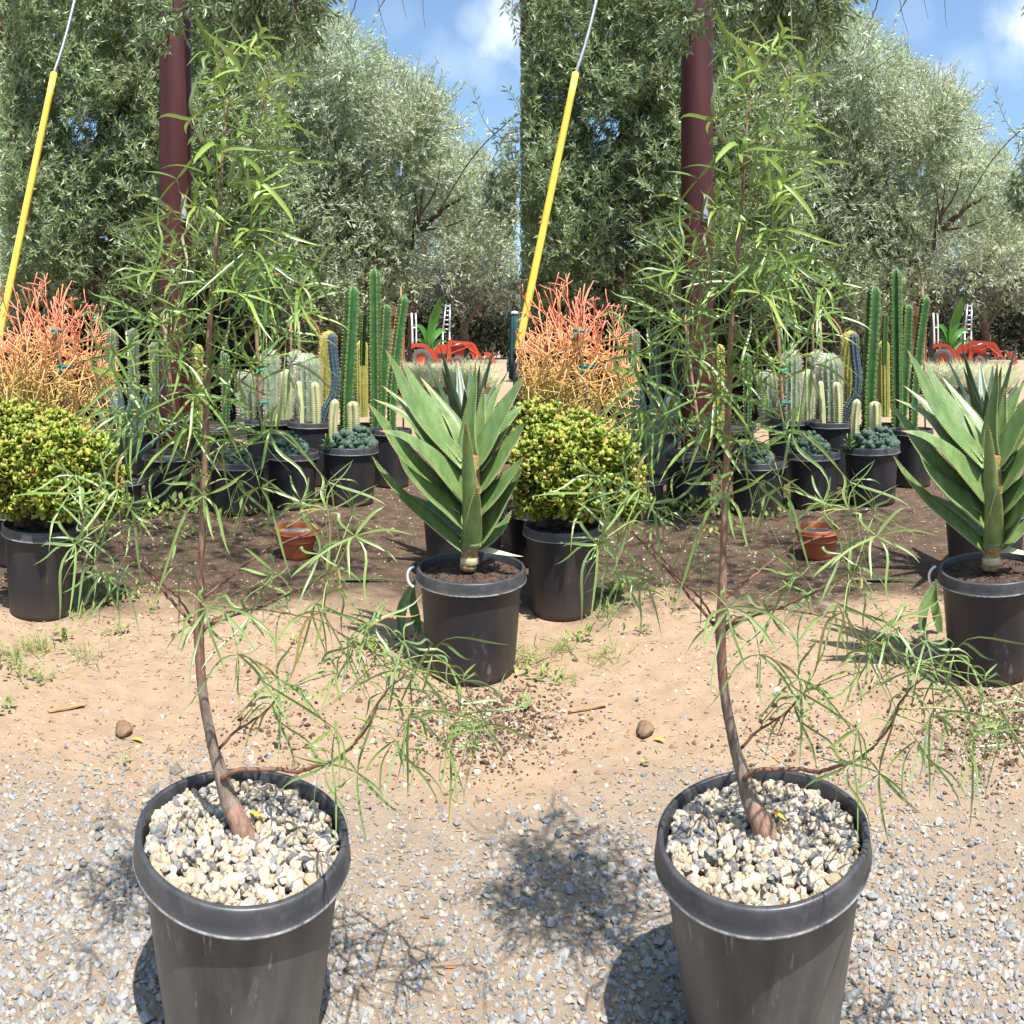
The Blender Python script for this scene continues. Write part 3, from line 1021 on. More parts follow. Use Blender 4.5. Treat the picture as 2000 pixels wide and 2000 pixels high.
# a yellow leaf lying on the pebbles
mb = MB()
Lc = Loc(497, 1.47, 0)
P = np.array([[-.012, .012, 0], [0, 0, .004], [.018, -.016, .001]])
leaflet(mb, spline(P, 8), .010, np.array([0, 0, 1.]), prof=lambda s: np.sin(np.pi * np.clip(s, .05, .97)))
o = mb.obj('fallen_leaf', M['yellow_leaf'], None, label='small yellow fallen leaf on the pebbles of the {s} foreground pot', category='leaf', group='yellow leaves on the pebbles')
place(o, 499, 1.50, .446)
REPEAT.append(o)

# ------------------------------------------------------------------ aloe


def fat_leaf(mb, mbt, P, width, axis_pt, thick=.26, prof=None, teeth=.0, t_off=0., flip=False, nseg=20, channel=.10, inward=None):
    P = spline(P, nseg)
    n = len(P)
    T = nrm(np.gradient(P, axis=0))
    inw = np.asarray(axis_pt, float) - P
    inw[:, 2] = 0
    inw = nrm(inw) if inward is None else np.broadcast_to(nrm(inward), P.shape)
    N = inw * .8 + np.array([0, 0, 1.]) * .75
    N = nrm(N - T * np.sum(N * T, 1, keepdims=True))
    S = np.cross(T, N)
    s = np.linspace(0, 1, n)
    w = prof(s) if prof else (.92 + .22 * np.sin(np.pi * np.clip(s * 1.5, 0, 1))) * np.clip(1 - s ** 2.1, 0, 1) ** .95
    w = np.maximum(w * width / 2, .0008)[:, None]
    # section: upper face gently channelled, lower face rounded
    sec = [(-1, .0), (-.93, .07), (-.5, -.16), (0, -channel * 2.2), (.5, -.16), (.93, .07), (1, .0), (.8, -.42), (.4, -.82), (0, -.95), (-.4, -.82), (-.8, -.42)]
    k = len(sec)
    V = np.stack([P + S * w * a + N * w * (b * (1 if b > 0 else 1)) * (2 * thick if b < 0 and abs(a) < .95 and i_ > 6 else 1.) for i_, (a, b) in enumerate(sec)], 1)
    i, j = np.meshgrid(np.arange(n - 1), np.arange(k), indexing='ij')
    q = np.stack([i * k + j, i * k + (j + 1) % k, (i + 1) * k + (j + 1) % k, (i + 1) * k + j], -1).reshape(-1, 4)
    edge = np.array([1, .9, 0, 0, 0, .9, 1, .2, 0, 0, 0, .2])
    mb.add(V.reshape(-1, 3), [q[:, ::-1], (np.arange(k) + (n - 1) * k)[None], np.arange(k)[::-1][None]], t=np.repeat(s, k), r=np.tile(edge, n))
    if teeth:
        L_ = np.cumsum(np.r_[0, np.linalg.norm(np.diff(P, axis=0), axis=1)])
        for sd in (-1, 1):
            for d in np.arange(.03, L_[-1] * .95, teeth):
                f = np.interp(d, L_, np.arange(n))
                a = int(min(f, n - 2)); fr = f - a
                B = (P[a] + sd * S[a] * w[a]) * (1 - fr) + (P[a + 1] + sd * S[a + 1] * w[a + 1]) * fr
                tg = T[a]; nn_ = N[a] * .0014
                tip = B + sd * S[a] * .0042 + tg * .002
                V4 = [B - tg * .0022 - sd * S[a] * .001 + nn_, B + tg * .0022 - sd * S[a] * .001 + nn_, B - sd * S[a] * .001 - nn_, tip]
                mbt.add(V4, np.array([[0, 1, 3], [1, 2, 3], [2, 0, 3], [0, 2, 1]]))


def merge(mb, other):
    n0 = mb.n
    for q, _ in other.f:
        mb.f.append((q + n0, 1))
    mb.v += other.v; mb.t += other.t; mb.r += other.r; mb.n += other.n


AD, APX = 3.19, 920
aloepot = nursery_pot(920, AD, .240, .435, .052, .188, 'black nursery pot with a pale wire hook holding the big toothed aloe, {s} half', 'plant pot', 'aloe pots', drop=.035, handle=True)
LA = Loc(920, AD, .40)
aloe = root('aloe_plant', 920, AD, 'large upright green aloe with toothed leaves and orange tips in front, {s} half', 'aloe', 'big toothed aloes', z=.40)
AX = LA(921, 960, 0)
mb = MB()
V, q = tube(spline([LA(914, 1112, 0), LA(918, 1070, 0), LA(921, 1030, 0), LA(922, 950, .0), LA(921, 890, 0)], 24), np.interp(np.linspace(0, 1, 24), [0, .2, .5, 1], [.036, .038, .042, .030]) * (1 + .06 * np.sin(np.arange(24) * 2.3)), 16)
mb.add(V, q)
mb.obj('stem', M['aloe_stem'], aloe)
mb = MB()
V, q = lathe([(.0385, 0), (.0400, .002), (.0400, .026), (.0385, .03)], 20)
mb.add(V + LA(917, 1100, 0), q)
mb.obj('husk_band', M['pale_husk'], aloe)
aloe_leaves = [  # (tip, mid points.., base), width px, depth of tip, of base
    ([(752, 681), (775, 722), (797, 768), (838, 828), (908, 905)], 44, -.02, .0),
    ([(783, 700), (806, 742), (840, 795), (875, 845), (912, 895)], 46, .16, .02),
    ([(717, 786), (748, 823), (778, 865), (830, 925), (905, 990)], 47, .03, .01),
    ([(741, 841), (790, 852), (838, 885), (880, 930), (912, 972)], 50, -.17, -.02),
    ([(725, 889), (750, 925), (795, 975), (850, 1020), (908, 1070)], 34, -.10, -.01),
    ([(777, 889), (798, 920), (835, 955), (875, 985), (908, 1018)], 50, -.15, -.02),
    ([(745, 752), (790, 790), (822, 835), (860, 885), (908, 930)], 40, .26, .03),
    ([(728, 779), (780, 802), (815, 832), (850, 880), (906, 960)], 38, .20, .03),
    ([(909, 828), (912, 870), (916, 930), (920, 1010), (921, 1066)], 44, -.20, -.03),
    ([(932, 955), (929, 985), (926, 1020), (923, 1062)], 40, -.16, -.04),
    ([(1024, 732), (1007, 760), (973, 815), (940, 875), (922, 905)], 52, -.03, .0),
    ([(1024, 790), (1005, 805), (976, 838), (945, 885), (926, 915)], 46, .13, .02),
    ([(1024, 825), (1012, 842), (975, 895), (950, 925), (930, 950)], 52, -.05, .0),
    ([(1025, 890), (1005, 915), (975, 950), (950, 975), (930, 995)], 50, -.12, -.01),
    ([(1022, 912), (1006, 935), (975, 985), (950, 1025), (930, 1055)], 46, -.08, -.01),
    ([(1000, 995), (985, 1022), (962, 1045), (932, 1068)], 30, .05, .0),
    ([(929, 708), (924, 765), (914, 835), (912, 880), (918, 912)], 42, .05, .02),
    ([(945, 752), (940, 800), (934, 850), (926, 900)], 32, .12, .02),
    ([(985, 742), (965, 775), (945, 830), (926, 900)], 30, .2, .03),
    ([(820, 735), (855, 780), (890, 830), (916, 895)], 36, .22, .03),
    ([(1020, 850), (990, 880), (955, 930), (930, 975)], 40, .18, .02),
    ([(770, 960), (810, 975), (860, 1005), (908, 1040)], 34, .2, .02),
]
for pts_, wpx, dt, db in aloe_leaves:
    n = len(pts_)
    P = [LA(x, y, dt + (db - dt) * k / (n - 1)) for k, (x, y) in enumerate(pts_)][::-1]
    mb, mt = MB(), MB()
    front = wpx in (44, 40) and dt < -.15
    fat_leaf(mb, mt, P, wpx / F * AD * (.94 if front else .97), AX, teeth=.0115, prof=(lambda s: np.clip(1.02 - s, 0, 1) ** .75 * (.9 + .2 * s)) if front else None, inward=(np.array([0, .9, .4]) if front else np.array([np.sign(921 - pts_[0][0]) * .55, -.95, .25])), nseg=26)
    merge(mb, mt)
    mb.obj('leaf', [M['aloe'], M['aloe_teeth']], aloe)
mb, mt = MB(), MB()
fat_leaf(mb, mt, [LA(930, 1068, .02), LA(965, 1077, 0), LA(1000, 1084, -.02), LA(1022, 1087, -.03)], .034, AX)
mb.obj('dry_leaf', M['pale_husk'], aloe)


def rosette(name, px, D, label, cat, n, length, width, mat, stem_h=.1, lo=.15, hi=1.35, group=None, seed=1, z=0, teeth=0, curve=.25, tilt=(0, 0)):
    r = np.random.default_rng(seed)
    o = root(name, px, D, label, cat, group, z)
    ax = np.array([0, 0, stem_h])
    for k in range(n):
        a = k * 2.39996 + r.normal(0, .12)
        el = lo + (hi - lo) * ((k + .5) / n) ** .8
        d = np.array([cos(a) * cos(el), sin(a) * cos(el), sin(el)])
        d = nrm(d + np.array([tilt[0], tilt[1], 0]))
        ln_ = length * r.uniform(.78, 1.1) * (1 - .15 * (k / n))
        b = ax + np.array([0, 0, .10 * length * k / n])
        P = [b + d * ln_ * s + np.array([0, 0, -curve * ln_ * cos(el)]) * (s ** 2 - 1.35 * s) for s in np.linspace(0, 1, 5)]
        mb, mt = MB(), MB()
        fat_leaf(mb, mt, P, width * r.uniform(.85, 1.1), ax + [0, 0, .5], teeth=teeth, nseg=14, inward=None)
        mb.obj('leaf', mat, o)
    if stem_h > .03:
        mb = MB()
        mb.add(*tube([[0, 0, -.02], [0, 0, stem_h * .6], [0, 0, stem_h + .08 * length]], width * .42, 12))
        mb.obj('stem', M['aloe_stem'], o)
    return o


nursery_pot(905, 4.45, .265, .42, .05, .21, 'black nursery pot in shade right behind the big aloe pot, {s} half', 'plant pot', None)
rosette('aloe_plant', 912, 4.45, 'dark green aloe rosette half hidden behind the big toothed aloe, {s} half', 'aloe', 14, .70, .085, M['aloe_dark'], stem_h=.36, lo=.45, hi=1.3, seed=8, z=.36)

# ------------------------------------------------------------------ firestick bush and its pot
nursery_pot(40, 4.75, .26, .36, .05, .2, 'black nursery pot of the orange firestick bush at the left edge, {s} half', 'plant pot')
fire = root('firestick_bush', 62, 4.9, 'coral and orange pencil-stemmed firestick bush behind the jade bush, {s} half', 'bush', 'firestick bushes', z=.30)
rf = np.random.default_rng(7)
LF = Loc(62, 4.9, .30)
mbF, mbS = MB(), MB()


def fire_grow(P0, d, ln_, r, depth, maxd, red):
    d = nrm(d)
    n = 4
    bend = rf.normal(0, .22, 3)
    s = np.linspace(0, 1, n)[:, None]
    P = P0 + d * ln_ * s + (bend * 1.5 + [0, 0, .16]) * ln_ * s ** 2 * .6
    D = 4.9 + P[-1][1]
    ppx = 62 + P[-1][0] / D * F
    if ppx < -12 or ppx > 215 + rf.uniform(0, 30):
        return
    t = np.clip(.82 * (P[:, 2] - .38) / .95 + .25 * (depth + s[:, 0]) / (maxd + 1) - .06 + red + rf.normal(0, .07), 0, 1)
    mb = mbS if depth == 0 else mbF
    mb.add(*tube(P, np.linspace(r, r * .86, n), 5, cap=depth == maxd), t=np.repeat(t, 5), r=rf.uniform(.01, 1))
    if depth >= maxd:
        return
    nb = int(rf.choice([2, 2, 3])) if depth else int(rf.integers(3, 6))
    for k in range(nb):
        dd = nrm(P[-1] - P[-2])
        e = nrm(np.cross(dd, rf.normal(size=3)))
        ang = rf.uniform(.35, 1.1)
        fire_grow(P[-1] if rf.uniform() < .75 else P[-2], dd * cos(ang) + e * sin(ang) + [0, 0, .03], ln_ * rf.uniform(.72, .98), max(r * .78, .0031), depth + 1, maxd, red)


for k in range(15):
    a = rf.uniform(0, 2 * pi)
    x0 = LF(rf.uniform(25, 110), 900, 0)[0]
    ln0 = rf.uniform(.24, .34)
    lean = rf.uniform(.1, .75)
    dirv = np.array([cos(a) * lean, sin(a) * lean * .8, 1.])
    tall = k < 5
    fire_grow(np.array([x0 * .5, rf.uniform(-.1, .1), .0]), dirv, ln0 * (1.22 if tall else .88), .011, 0, 4 if tall else 5, .12 if tall else .0)
for k in range(30):      # outer skirts of fine sticks
    px, py = rf.uniform(0, 205), rf.uniform(700, 850)
    P0 = LF(px, py, rf.uniform(-.28, .12))
    fire_grow(P0, np.array([(px - 90) / 130 + rf.normal(0, .3), -.4 + rf.normal(0, .3), .5 + rf.normal(0, .35)]), rf.uniform(.07, .12), .0048, 1, 5, .05)
for k in range(14):      # the tallest coral tips
    px, py = (rf.uniform(25, 110), rf.uniform(625, 690)) if k < 9 else (rf.uniform(130, 185), rf.uniform(665, 700))
    P0 = LF(px, py, rf.uniform(-.15, .1))
    fire_grow(P0, np.array([(px - 75) / 190, rf.normal(0, .2), 1.]), rf.uniform(.10, .135), .0052, 2, 4, .30 if px > 120 else .14)
mbS.obj('trunk', M['fire'], fire)
mbF.obj('crown', M['fire'], fire)

# ------------------------------------------------------------------ jade bush and its pot
nursery_pot(79, 3.86, .207, .455, .05, .162, 'dusty black nursery pot with lime streaks under the green jade bush, {s} half', 'plant pot', drop=.03)
jade = root('jade_bush', 85, 3.86, 'round yellow-green jade bush with red-edged leaves in front, {s} half', 'bush', 'jade bushes', z=.42)
LJ = Loc(85, 3.86, .42)
rj = np.random.default_rng(9)
mb = MB()
for pts_, w in [([(38, 1030), (44, 985), (50, 940), (60, 890)], .028), ([(60, 1030), (70, 985), (95, 940), (130, 900)], .022), ([(90, 1028), (115, 985), (160, 950), (200, 930)], .018), ([(45, 1000), (30, 950), (20, 900), (30, 850)], .016), ([(70, 990), (100, 940), (90, 890)], .015)]:
    P = spline([LJ(x, y, rj.normal(0, .05)) for x, y in pts_], 14)
    mb.add(*tube(P, np.linspace(w, w * .5, 14), 9))
mb.obj('trunk', M['tree_bark'], jade)
mb = MB()
lobes = [(75, 905, 90, 60, .0, 300), (28, 925, 52, 55, -.08, 130), (150, 910, 72, 58, .0, 210), (45, 838, 62, 30, .20, 130), (105, 835, 40, 22, .18, 60), (192, 960, 40, 42, .0, 90), (100, 965, 66, 42, -.12, 130), (30, 985, 34, 26, -.1, 45), (120, 862, 55, 28, .05, 90), (170, 985, 45, 26, -.05, 50), (58, 872, 40, 24, -.05, 60), (205, 925, 34, 26, .05, 50), (140, 858, 30, 18, .1, 40), (15, 815, 30, 22, .2, 50), (215, 980, 24, 18, 0, 26)]
for (cx, cy, rx, ry, dy, n) in lobes:
    for k in range(int(n * 1.5)):
        u = nrm(rj.normal(size=3))
        if u[1] > .45:
            u[1] = -u[1]
        rr_ = rj.uniform(.62, 1.08) if rj.uniform() < .86 else rj.uniform(1.08, 1.32)
        rr_ *= 1 + .2 * sin(u[0] * 5 + cx) * sin(u[2] * 6 + cy) + .08 * sin(u[1] * 11 + cx)
        C = LJ(cx, cy, dy) + u * rr_ * np.array([rx, rx * .8, ry]) / F * 3.86
        if C[2] < -.0 or (85 + C[0] / 3.86 * F) < -8:
            continue
        ax = nrm(u * .6 + [0, 0, .75] + rj.normal(0, .3, 3))
        e1 = nrm(np.cross(ax, [.3, .8, .1])); e2 = np.cross(ax, e1)
        cr = rj.uniform(.02, .98)
        for m_ in range(int(rj.integers(5, 8))):
            a = m_ * 1.05 * 2 + rj.normal(0, .3)
            sp = rj.uniform(.35, 1.25)
            d = nrm(ax * cos(sp) + (e1 * cos(a) + e2 * sin(a)) * sin(sp))
            ln_ = rj.uniform(.032, .050)
            nrm_ = nrm(ax - d * np.dot(ax, d) + rj.normal(0, .1, 3))
            sd = np.cross(d, nrm_)
            w = ln_ * .33
            P = C + d * .004
            th = nrm_ * ln_ * .07
            V = [P, P + d * ln_ * .5 - sd * w + th, P + d * ln_ * .86 - sd * w * .8 + th * 1.4, P + d * ln_ + th, P + d * ln_ * .86 + sd * w * .8 + th * 1.4, P + d * ln_ * .5 + sd * w + th, P + d * ln_ * .6 + th * .1, P + d * ln_ * .55 - th * 1.0]
            mb.add(V, np.array([[0, 6, 1], [1, 6, 2], [2, 6, 3], [3, 6, 4], [4, 6, 5], [5, 6, 0], [0, 1, 7], [1, 2, 7], [2, 3, 7], [3, 4, 7], [4, 5, 7], [5, 0, 7]]), t=[0, .55, .93, 1, .93, .55, .3, .3], r=float(np.clip(cr * .7 + rj.normal(.12, .16), .01, 1)))
mb.obj('crown', M['jade'], jade)

# orange marker flag
o = root('marker_flag', 232, 4.3, 'small orange marker flag on a wire beside the jade bush, {s} half', 'flag', 'orange marker flags')
LM = Loc(232, 4.3)
mb = MB(); mb.add(*tube([LM(233, 1118, 0), LM(234, 1000, 0), LM(238, 908, 0)], .0016, 5)); mb.obj('wire', M['metal'], o)
mb = MB()
gx = np.linspace(0, 1, 7)
tl, tr, bl, br = LM(228, 930, .01), LM(240, 906, 0), LM(238, 938, -.02), LM(247, 922, 0)
V = []
for th in (0, .0014):
    for u in gx:
        for v in gx:
            p = (tl * (1 - u) + tr * u) * (1 - v) + (bl * (1 - u) + br * u) * v
            V.append(p + [0, .006 * sin(u * 5 + v * 2) + th, 0])
q = [(i * 7 + j, i * 7 + j + 1, (i + 1) * 7 + j + 1, (i + 1) * 7 + j) for i in range(6) for j in range(6)]
q = np.array(q)
mb.add(V, [q, q[:, ::-1] + 49])
mb.obj('cloth', M['flag'], o)

# ------------------------------------------------------------------ cacti


def column(name, px_pts, D, r, ribs, depth, mat, spine, label, cat='cactus', group=None, taper=True, sp_len=.02, sp_step=.035, wave=0., z0=None, base_dy=0., dys=None, n=80):
    """a ribbed column through the given picture points (bottom first)"""
    px0 = px_pts[0][0]
    Lc = Loc(px0, D)
    px_pts = [(px_pts[0][0], px_pts[0][1] + 14)] + list(px_pts[1:])
    b = Lc(px0, px_pts[0][1], 0)
    o = root(name, px0, D, label, cat, group, z=b[2])
    P = [Lc(x, y, 0 if dys is None else dys[k]) - [0, 0, b[2]] for k, (x, y) in enumerate(px_pts)]
    P = spline(P, n)
    s = np.linspace(0, 1, n)
    Ltot = np.sum(np.linalg.norm(np.diff(P, axis=0), axis=1))
    dome = min(.45, 1.3 * r / Ltot)
    R = r * np.where(s > 1 - dome, np.sqrt(np.clip(1 - ((s - 1 + dome) / dome) ** 2, 0.004, 1)), 1) * np.where(taper, .86 + .14 * np.clip(s * 3, 0, 1), 1)
    # re-sample so that the dome is well described
    T, U, B = frames(P)
    na = ribs * 8
    a = np.linspace(0, 2 * pi, na, endpoint=False)
    c = (1 - np.abs(np.sin(a * ribs / 2))) ** (1.0 if ribs < 7 else .8)
    prof = 1 - depth * (1 - c)
    wv = 1 + wave * np.sin(np.arange(n) * 2.1)[:, None] * c[None]
    rad_ = R[:, None] * prof[None] * wv
    V = P[:, None] + rad_[..., None] * (np.cos(a)[None, :, None] * U[:, None] + np.sin(a)[None, :, None] * B[:, None])
    i, j = np.meshgrid(np.arange(n - 1), np.arange(na), indexing='ij')
    q = np.stack([i * na + j, i * na + (j + 1) % na, (i + 1) * na + (j + 1) % na, (i + 1) * na + j], -1).reshape(-1, 4)
    mb = MB()
    mb.add(V.reshape(-1, 3), [q, (np.arange(na) + (n - 1) * na)[None]], t=np.tile(c, n))
    if spine is not None:
        r_ = np.random.default_rng(int(px0 * 7 + px_pts[-1][1]))
        A, Bv = [], []
        for k in range(ribs):
            an = 2 * pi * k / ribs
            for d in np.arange(.01, Ltot, sp_step):
                f = d / Ltot * (n - 1)
                i0 = int(min(f, n - 2)); fr = f - i0
                p = P[i0] * (1 - fr) + P[i0 + 1] * fr
                rr_ = R[i0] * (1 - fr) + R[i0 + 1] * fr
                o_ = cos(an) * U[i0] + sin(an) * B[i0]
                for _ in range(4):
                    A.append(p + o_ * rr_ * .98)
                    Bv.append(p + o_ * rr_ + nrm(o_ * .9 + r_.normal(0, .6, 3)) * sp_len * r_.uniform(.6, 1.2))
        V, q = prisms(np.array(A), np.array(Bv), np.full(len(A), .0022), np.full(len(A), .0006))
        mb.add(V, q, 1)
    mb.obj('stem', [mat, spine] if spine else mat, o)
    return o


def mound(px, D, z, rx, rz, n, label, seed, group, size=.022):
    r = np.random.default_rng(seed)
    o = root('clump_cactus', px, D, label, 'cactus', group, z)
    V0, F0 = ico(3)
    bump = 1 + .20 * np.sin(V0[:, 0] * 11) * np.sin(V0[:, 1] * 11) * np.sin(V0[:, 2] * 11 + 1)
    mb = MB()
    for k in range(int(n * 2.1)):
        u = nrm(r.normal(size=3)); u[2] = abs(u[2])
        p = u * np.array([rx, rx * .9, rz]) * r.uniform(.75, 1.05)
        s = size * r.uniform(.45, 1.3)
        mb.add(V0 * (1 + .22 * np.sin(V0[:, 0] * 17 + k) * np.sin(V0[:, 1] * 17) * np.sin(V0[:, 2] * 17 + 1))[:, None] * s * [1, 1, 1.1] + p, F0)
    V, q = lathe([(rx * .96, -.01), (rx * .93, rz * .3), (rx * .75, rz * .65), (rx * .4, rz * .9), (.001, rz)], 24)
    mb.add(V * .86, q)
    mb.obj('stems', M['mound'], o)
    return o


RD = 6.45
GP = 'black pots of clump cactus'
nursery_pot(683, 6.45, .255, .50, .06, .205, 'rightmost black pot of the clump cactus row, brown stained on one side, {s} half', 'plant pot', GP)
mound(692, 6.45, .47, .185, .175, 90, 'wide dark blue-green clump cactus in the rightmost pot of the row, {s} half', 2, 'clump cacti', .026)
nursery_pot(570, 6.30, .235, .47, .055, .19, 'middle black pot of the clump cactus row, {s} half', 'plant pot', GP)
mound(563, 6.30, .45, .165, .17, 80, 'pale blue-green clump cactus in the middle pot of the row, {s} half', 3, 'clump cacti', .024)
nursery_pot(462, 6.1, .245, .43, .055, .20, 'black pot of the clump cactus row just right of the sapling stem, {s} half', 'plant pot', GP)
mound(452, 6.1, .405, .165, .17, 70, 'dusty clump cactus just right of the sapling stem, {s} half', 4, 'clump cacti', .024)
nursery_pot(326, 6.3, .215, .46, .055, .18, 'black pot left of the sapling stem below the maroon pole, {s} half', 'plant pot', GP)
# bright leafy offshoot at the edge of the right mound
o = root('leafy_succulent', 640, 6.28, 'small bright green leafy succulent at the rim of the rightmost clump cactus pot, {s} half', 'succulent', z=.47)
mb = MB()
for k in range(16):
    a, el = k * 2.4, .3 + .06 * k
    d = np.array([cos(a) * cos(el), sin(a) * cos(el), sin(el)])
    b = np.array([0, 0, .006 * k])
    leaflet(mb, np.array([b + d * .09 * s + [0, 0, -.02 * s * s] for s in np.linspace(0, 1, 6)]), .03, np.array([0, 0, 1.]) + d * -.3, prof=lambda s: np.sin(np.pi * np.clip(.1 + .9 * s, 0, .985)))
mb.obj('leaves', M['cactus_green_leaf'], o)

# second row of pots and the columns standing in them
BACK = 'black pots behind the clump cactus row'
nursery_pot(608, 7.3, .24, .617, .055, .2, 'black pot of the bent blue cactus behind the clump cactus row, {s} half', 'plant pot', BACK)
nursery_pot(525, 7.45, .25, .63, .055, .19, 'black pot of the spiny grey columns behind the clump cactus row, {s} half', 'plant pot', BACK)
nursery_pot(706, 7.7, .27, .53, .055, .2, 'black pot of the tall green columns behind the clump cactus row, {s} half', 'plant pot', BACK)
nursery_pot(765, 7.2, .20, .55, .05, .165, 'black pot of the slim leaning green column nearest the aloe, {s} half', 'plant pot', BACK)
nursery_pot(260, 7.4, .27, .565, .055, .2, 'black pot of pale columns left of the maroon pole, {s} half', 'plant pot', BACK)
nursery_pot(410, 7.95, .27, .51, .055, .2, 'black pot of yellow-ribbed columns right of the maroon pole, {s} half', 'plant pot', BACK)
GC = 'tall green column cacti'
column('column_cactus', [(676, 836), (678, 760), (684, 660), (689, 558)], 7.55, .080, 4, .62, M['cereus'], M['spine_gold'], 'broad four-ribbed green column cactus left of the tallest one, {s} half', group=GC, sp_len=.016, wave=.10)
column('column_cactus', [(733, 836), (732, 740), (731, 640), (730, 524)], 7.7, .070, 5, .5, M['cereus'], M['spine_gold'], 'tallest green column cactus with pale ribs, {s} half', group=GC, sp_len=.016, wave=.10)
column('column_cactus', [(741, 830), (746, 740), (751, 660), (754, 594)], 7.85, .066, 4, .55, M['cereus'], M['spine_gold'], 'shorter green column cactus leaning right of the tallest one, {s} half', group=GC, sp_len=.016, wave=.10)
column('column_cactus', [(764, 838), (767, 760), (778, 660), (790, 578)], 7.2, .052, 4, .55, M['cereus'], M['spine_gold'], 'slim dark green column cactus leaning towards the aloe, {s} half', group=GC, sp_len=.016, wave=.10)
column('column_cactus', [(708, 700), (709, 655), (711, 612)], 7.9, .034, 4, .5, M['cereus'], M['spine_gold'], 'small green cactus bud between the two tallest columns, {s} half', group=GC, sp_len=.008)
column('golden_cactus', [(708, 800), (707, 740), (707, 664)], 8.6, .072, 12, .22, M['gold_cactus'], M['spine_gold'], 'golden many-ribbed cactus between the tall green columns, {s} half', group='golden cacti', sp_len=.012)
column('golden_cactus', [(636, 815), (636, 730), (644, 646)], 7.9, .085, 13, .22, M['gold_cactus'], M['spine_gold'], 'golden cactus with woolly yellow top behind the blue cactus, {s} half', group='golden cacti', sp_len=.022, sp_step=.022)
column('blue_cactus', [(626, 822), (636, 800), (651, 772), (655, 735), (650, 690), (648, 650)], 7.2, .049, 8, .26, M['blue_cactus'], M['spine_gold'], 'bent blue column cactus curving up out of its pot, {s} half', group='blue cacti', sp_len=.01)
WC = 'white-spined barrel columns'
column('spiny_cactus', [(527, 820), (527, 760), (528, 682)], 7.35, .098, 13, .16, M['white_cactus'], M['spine_white'], 'leftmost thick white-spined column beside the brown stake, {s} half', group=WC, sp_len=.03, sp_step=.022)
column('spiny_cactus', [(558, 805), (557, 765), (556, 720)], 7.5, .082, 13, .16, M['pale_cactus'], M['spine_white'], 'short pale green spined column in the middle of the spiny group, {s} half', group=WC, sp_len=.022, sp_step=.024)
column('spiny_cactus', [(604, 812), (603, 750), (600, 690)], 7.6, .128, 14, .16, M['white_cactus'], M['spine_white'], 'thickest white-spined column just left of the blue cactus, {s} half', group=WC, sp_len=.03, sp_step=.024)
column('spiny_cactus', [(581, 805), (579, 740), (577, 684)], 7.9, .075, 12, .16, M['white_cactus'], M['spine_white'], 'slender white-spined column behind the thick spiny ones, {s} half', group=WC, sp_len=.026, sp_step=.026)
column('spiny_cactus', [(482, 818), (481, 770), (480, 722)], 7.6, .095, 13, .16, M['white_cactus'], M['spine_white'], 'white-spined column nearest the sapling stem, {s} half', group=WC, sp_len=.03, sp_step=.024)
CC = 'cream lumpy cacti'
column('lumpy_cactus', [(589, 814), (586, 780), (583, 744)], 7.15, .032, 4, .3, M['cream_cactus'], None, 'smooth cream cactus wedge in front of the spiny columns, {s} half', group=CC)
column('lumpy_cactus', [(618, 818), (617, 780), (614, 746)], 7.15, .048, 6, .3, M['cream_cactus'], None, 'lumpy cream cactus left of the blue bend, {s} half', group=CC, wave=.25)
column('lumpy_cactus', [(650, 850), (651, 815), (655, 780)], 6.85, .044, 6, .3, M['cream_cactus'], None, 'lumpy cream cactus below the bend of the blue cactus, {s} half', group=CC, wave=.25)
column('lumpy_cactus', [(690, 836), (690, 805), (688, 784)], 6.9, .062, 6, .3, M['cream_cactus'], None, 'thick lumpy cream cactus behind the rightmost clump cactus, {s} half', group=CC, wave=.25)
PC = 'pale columns by the maroon pole'
column('pale_column_cactus', [(217, 830), (217, 740), (218, 642)], 7.9, .075, 7, .3, M['shade_cactus'], M['spine_white'], 'pale green column cactus next to the firestick bush, {s} half', group=PC, sp_len=.012)
column('pale_column_cactus', [(262, 830), (261, 740), (260, 640)], 8.0, .065, 6, .3, M['shade_cactus'], M['spine_white'], 'tallest pale column cactus left of the maroon pole, {s} half', group=PC, sp_len=.012)
column('pale_column_cactus', [(303, 830), (302, 750), (300, 668)], 7.6, .055, 6, .3, M['shade_cactus'], M['spine_gold'], 'pale column cactus touching the maroon pole, {s} half', group=PC, sp_len=.012)
column('pale_column_cactus', [(386, 830), (386, 750), (386, 672)], 7.9, .062, 8, .25, M['gold_cactus'], M['spine_gold'], 'yellow-ribbed column cactus hard by the sapling stem, {s} half', group=PC, sp_len=.016)
column('pale_column_cactus', [(440, 830), (441, 760), (440, 690)], 8.0, .05, 6, .3, M['cereus'], M['spine_white'], 'thin green column cactus behind the sapling just right of its stem, {s} half', group=PC, sp_len=.012)

nursery_pot(233, 5.9, .2, .33, .05, .165, 'black pot of the blue agave behind the firestick bush, {s} half', 'plant pot')
rosette('agave', 240, 5.95, 'blue-grey agave with broad pointed leaves behind the firestick bush, {s} half', 'agave', 18, .80, .125, M['agave'], stem_h=.02, lo=.55, hi=1.4, seed=5, z=.36)

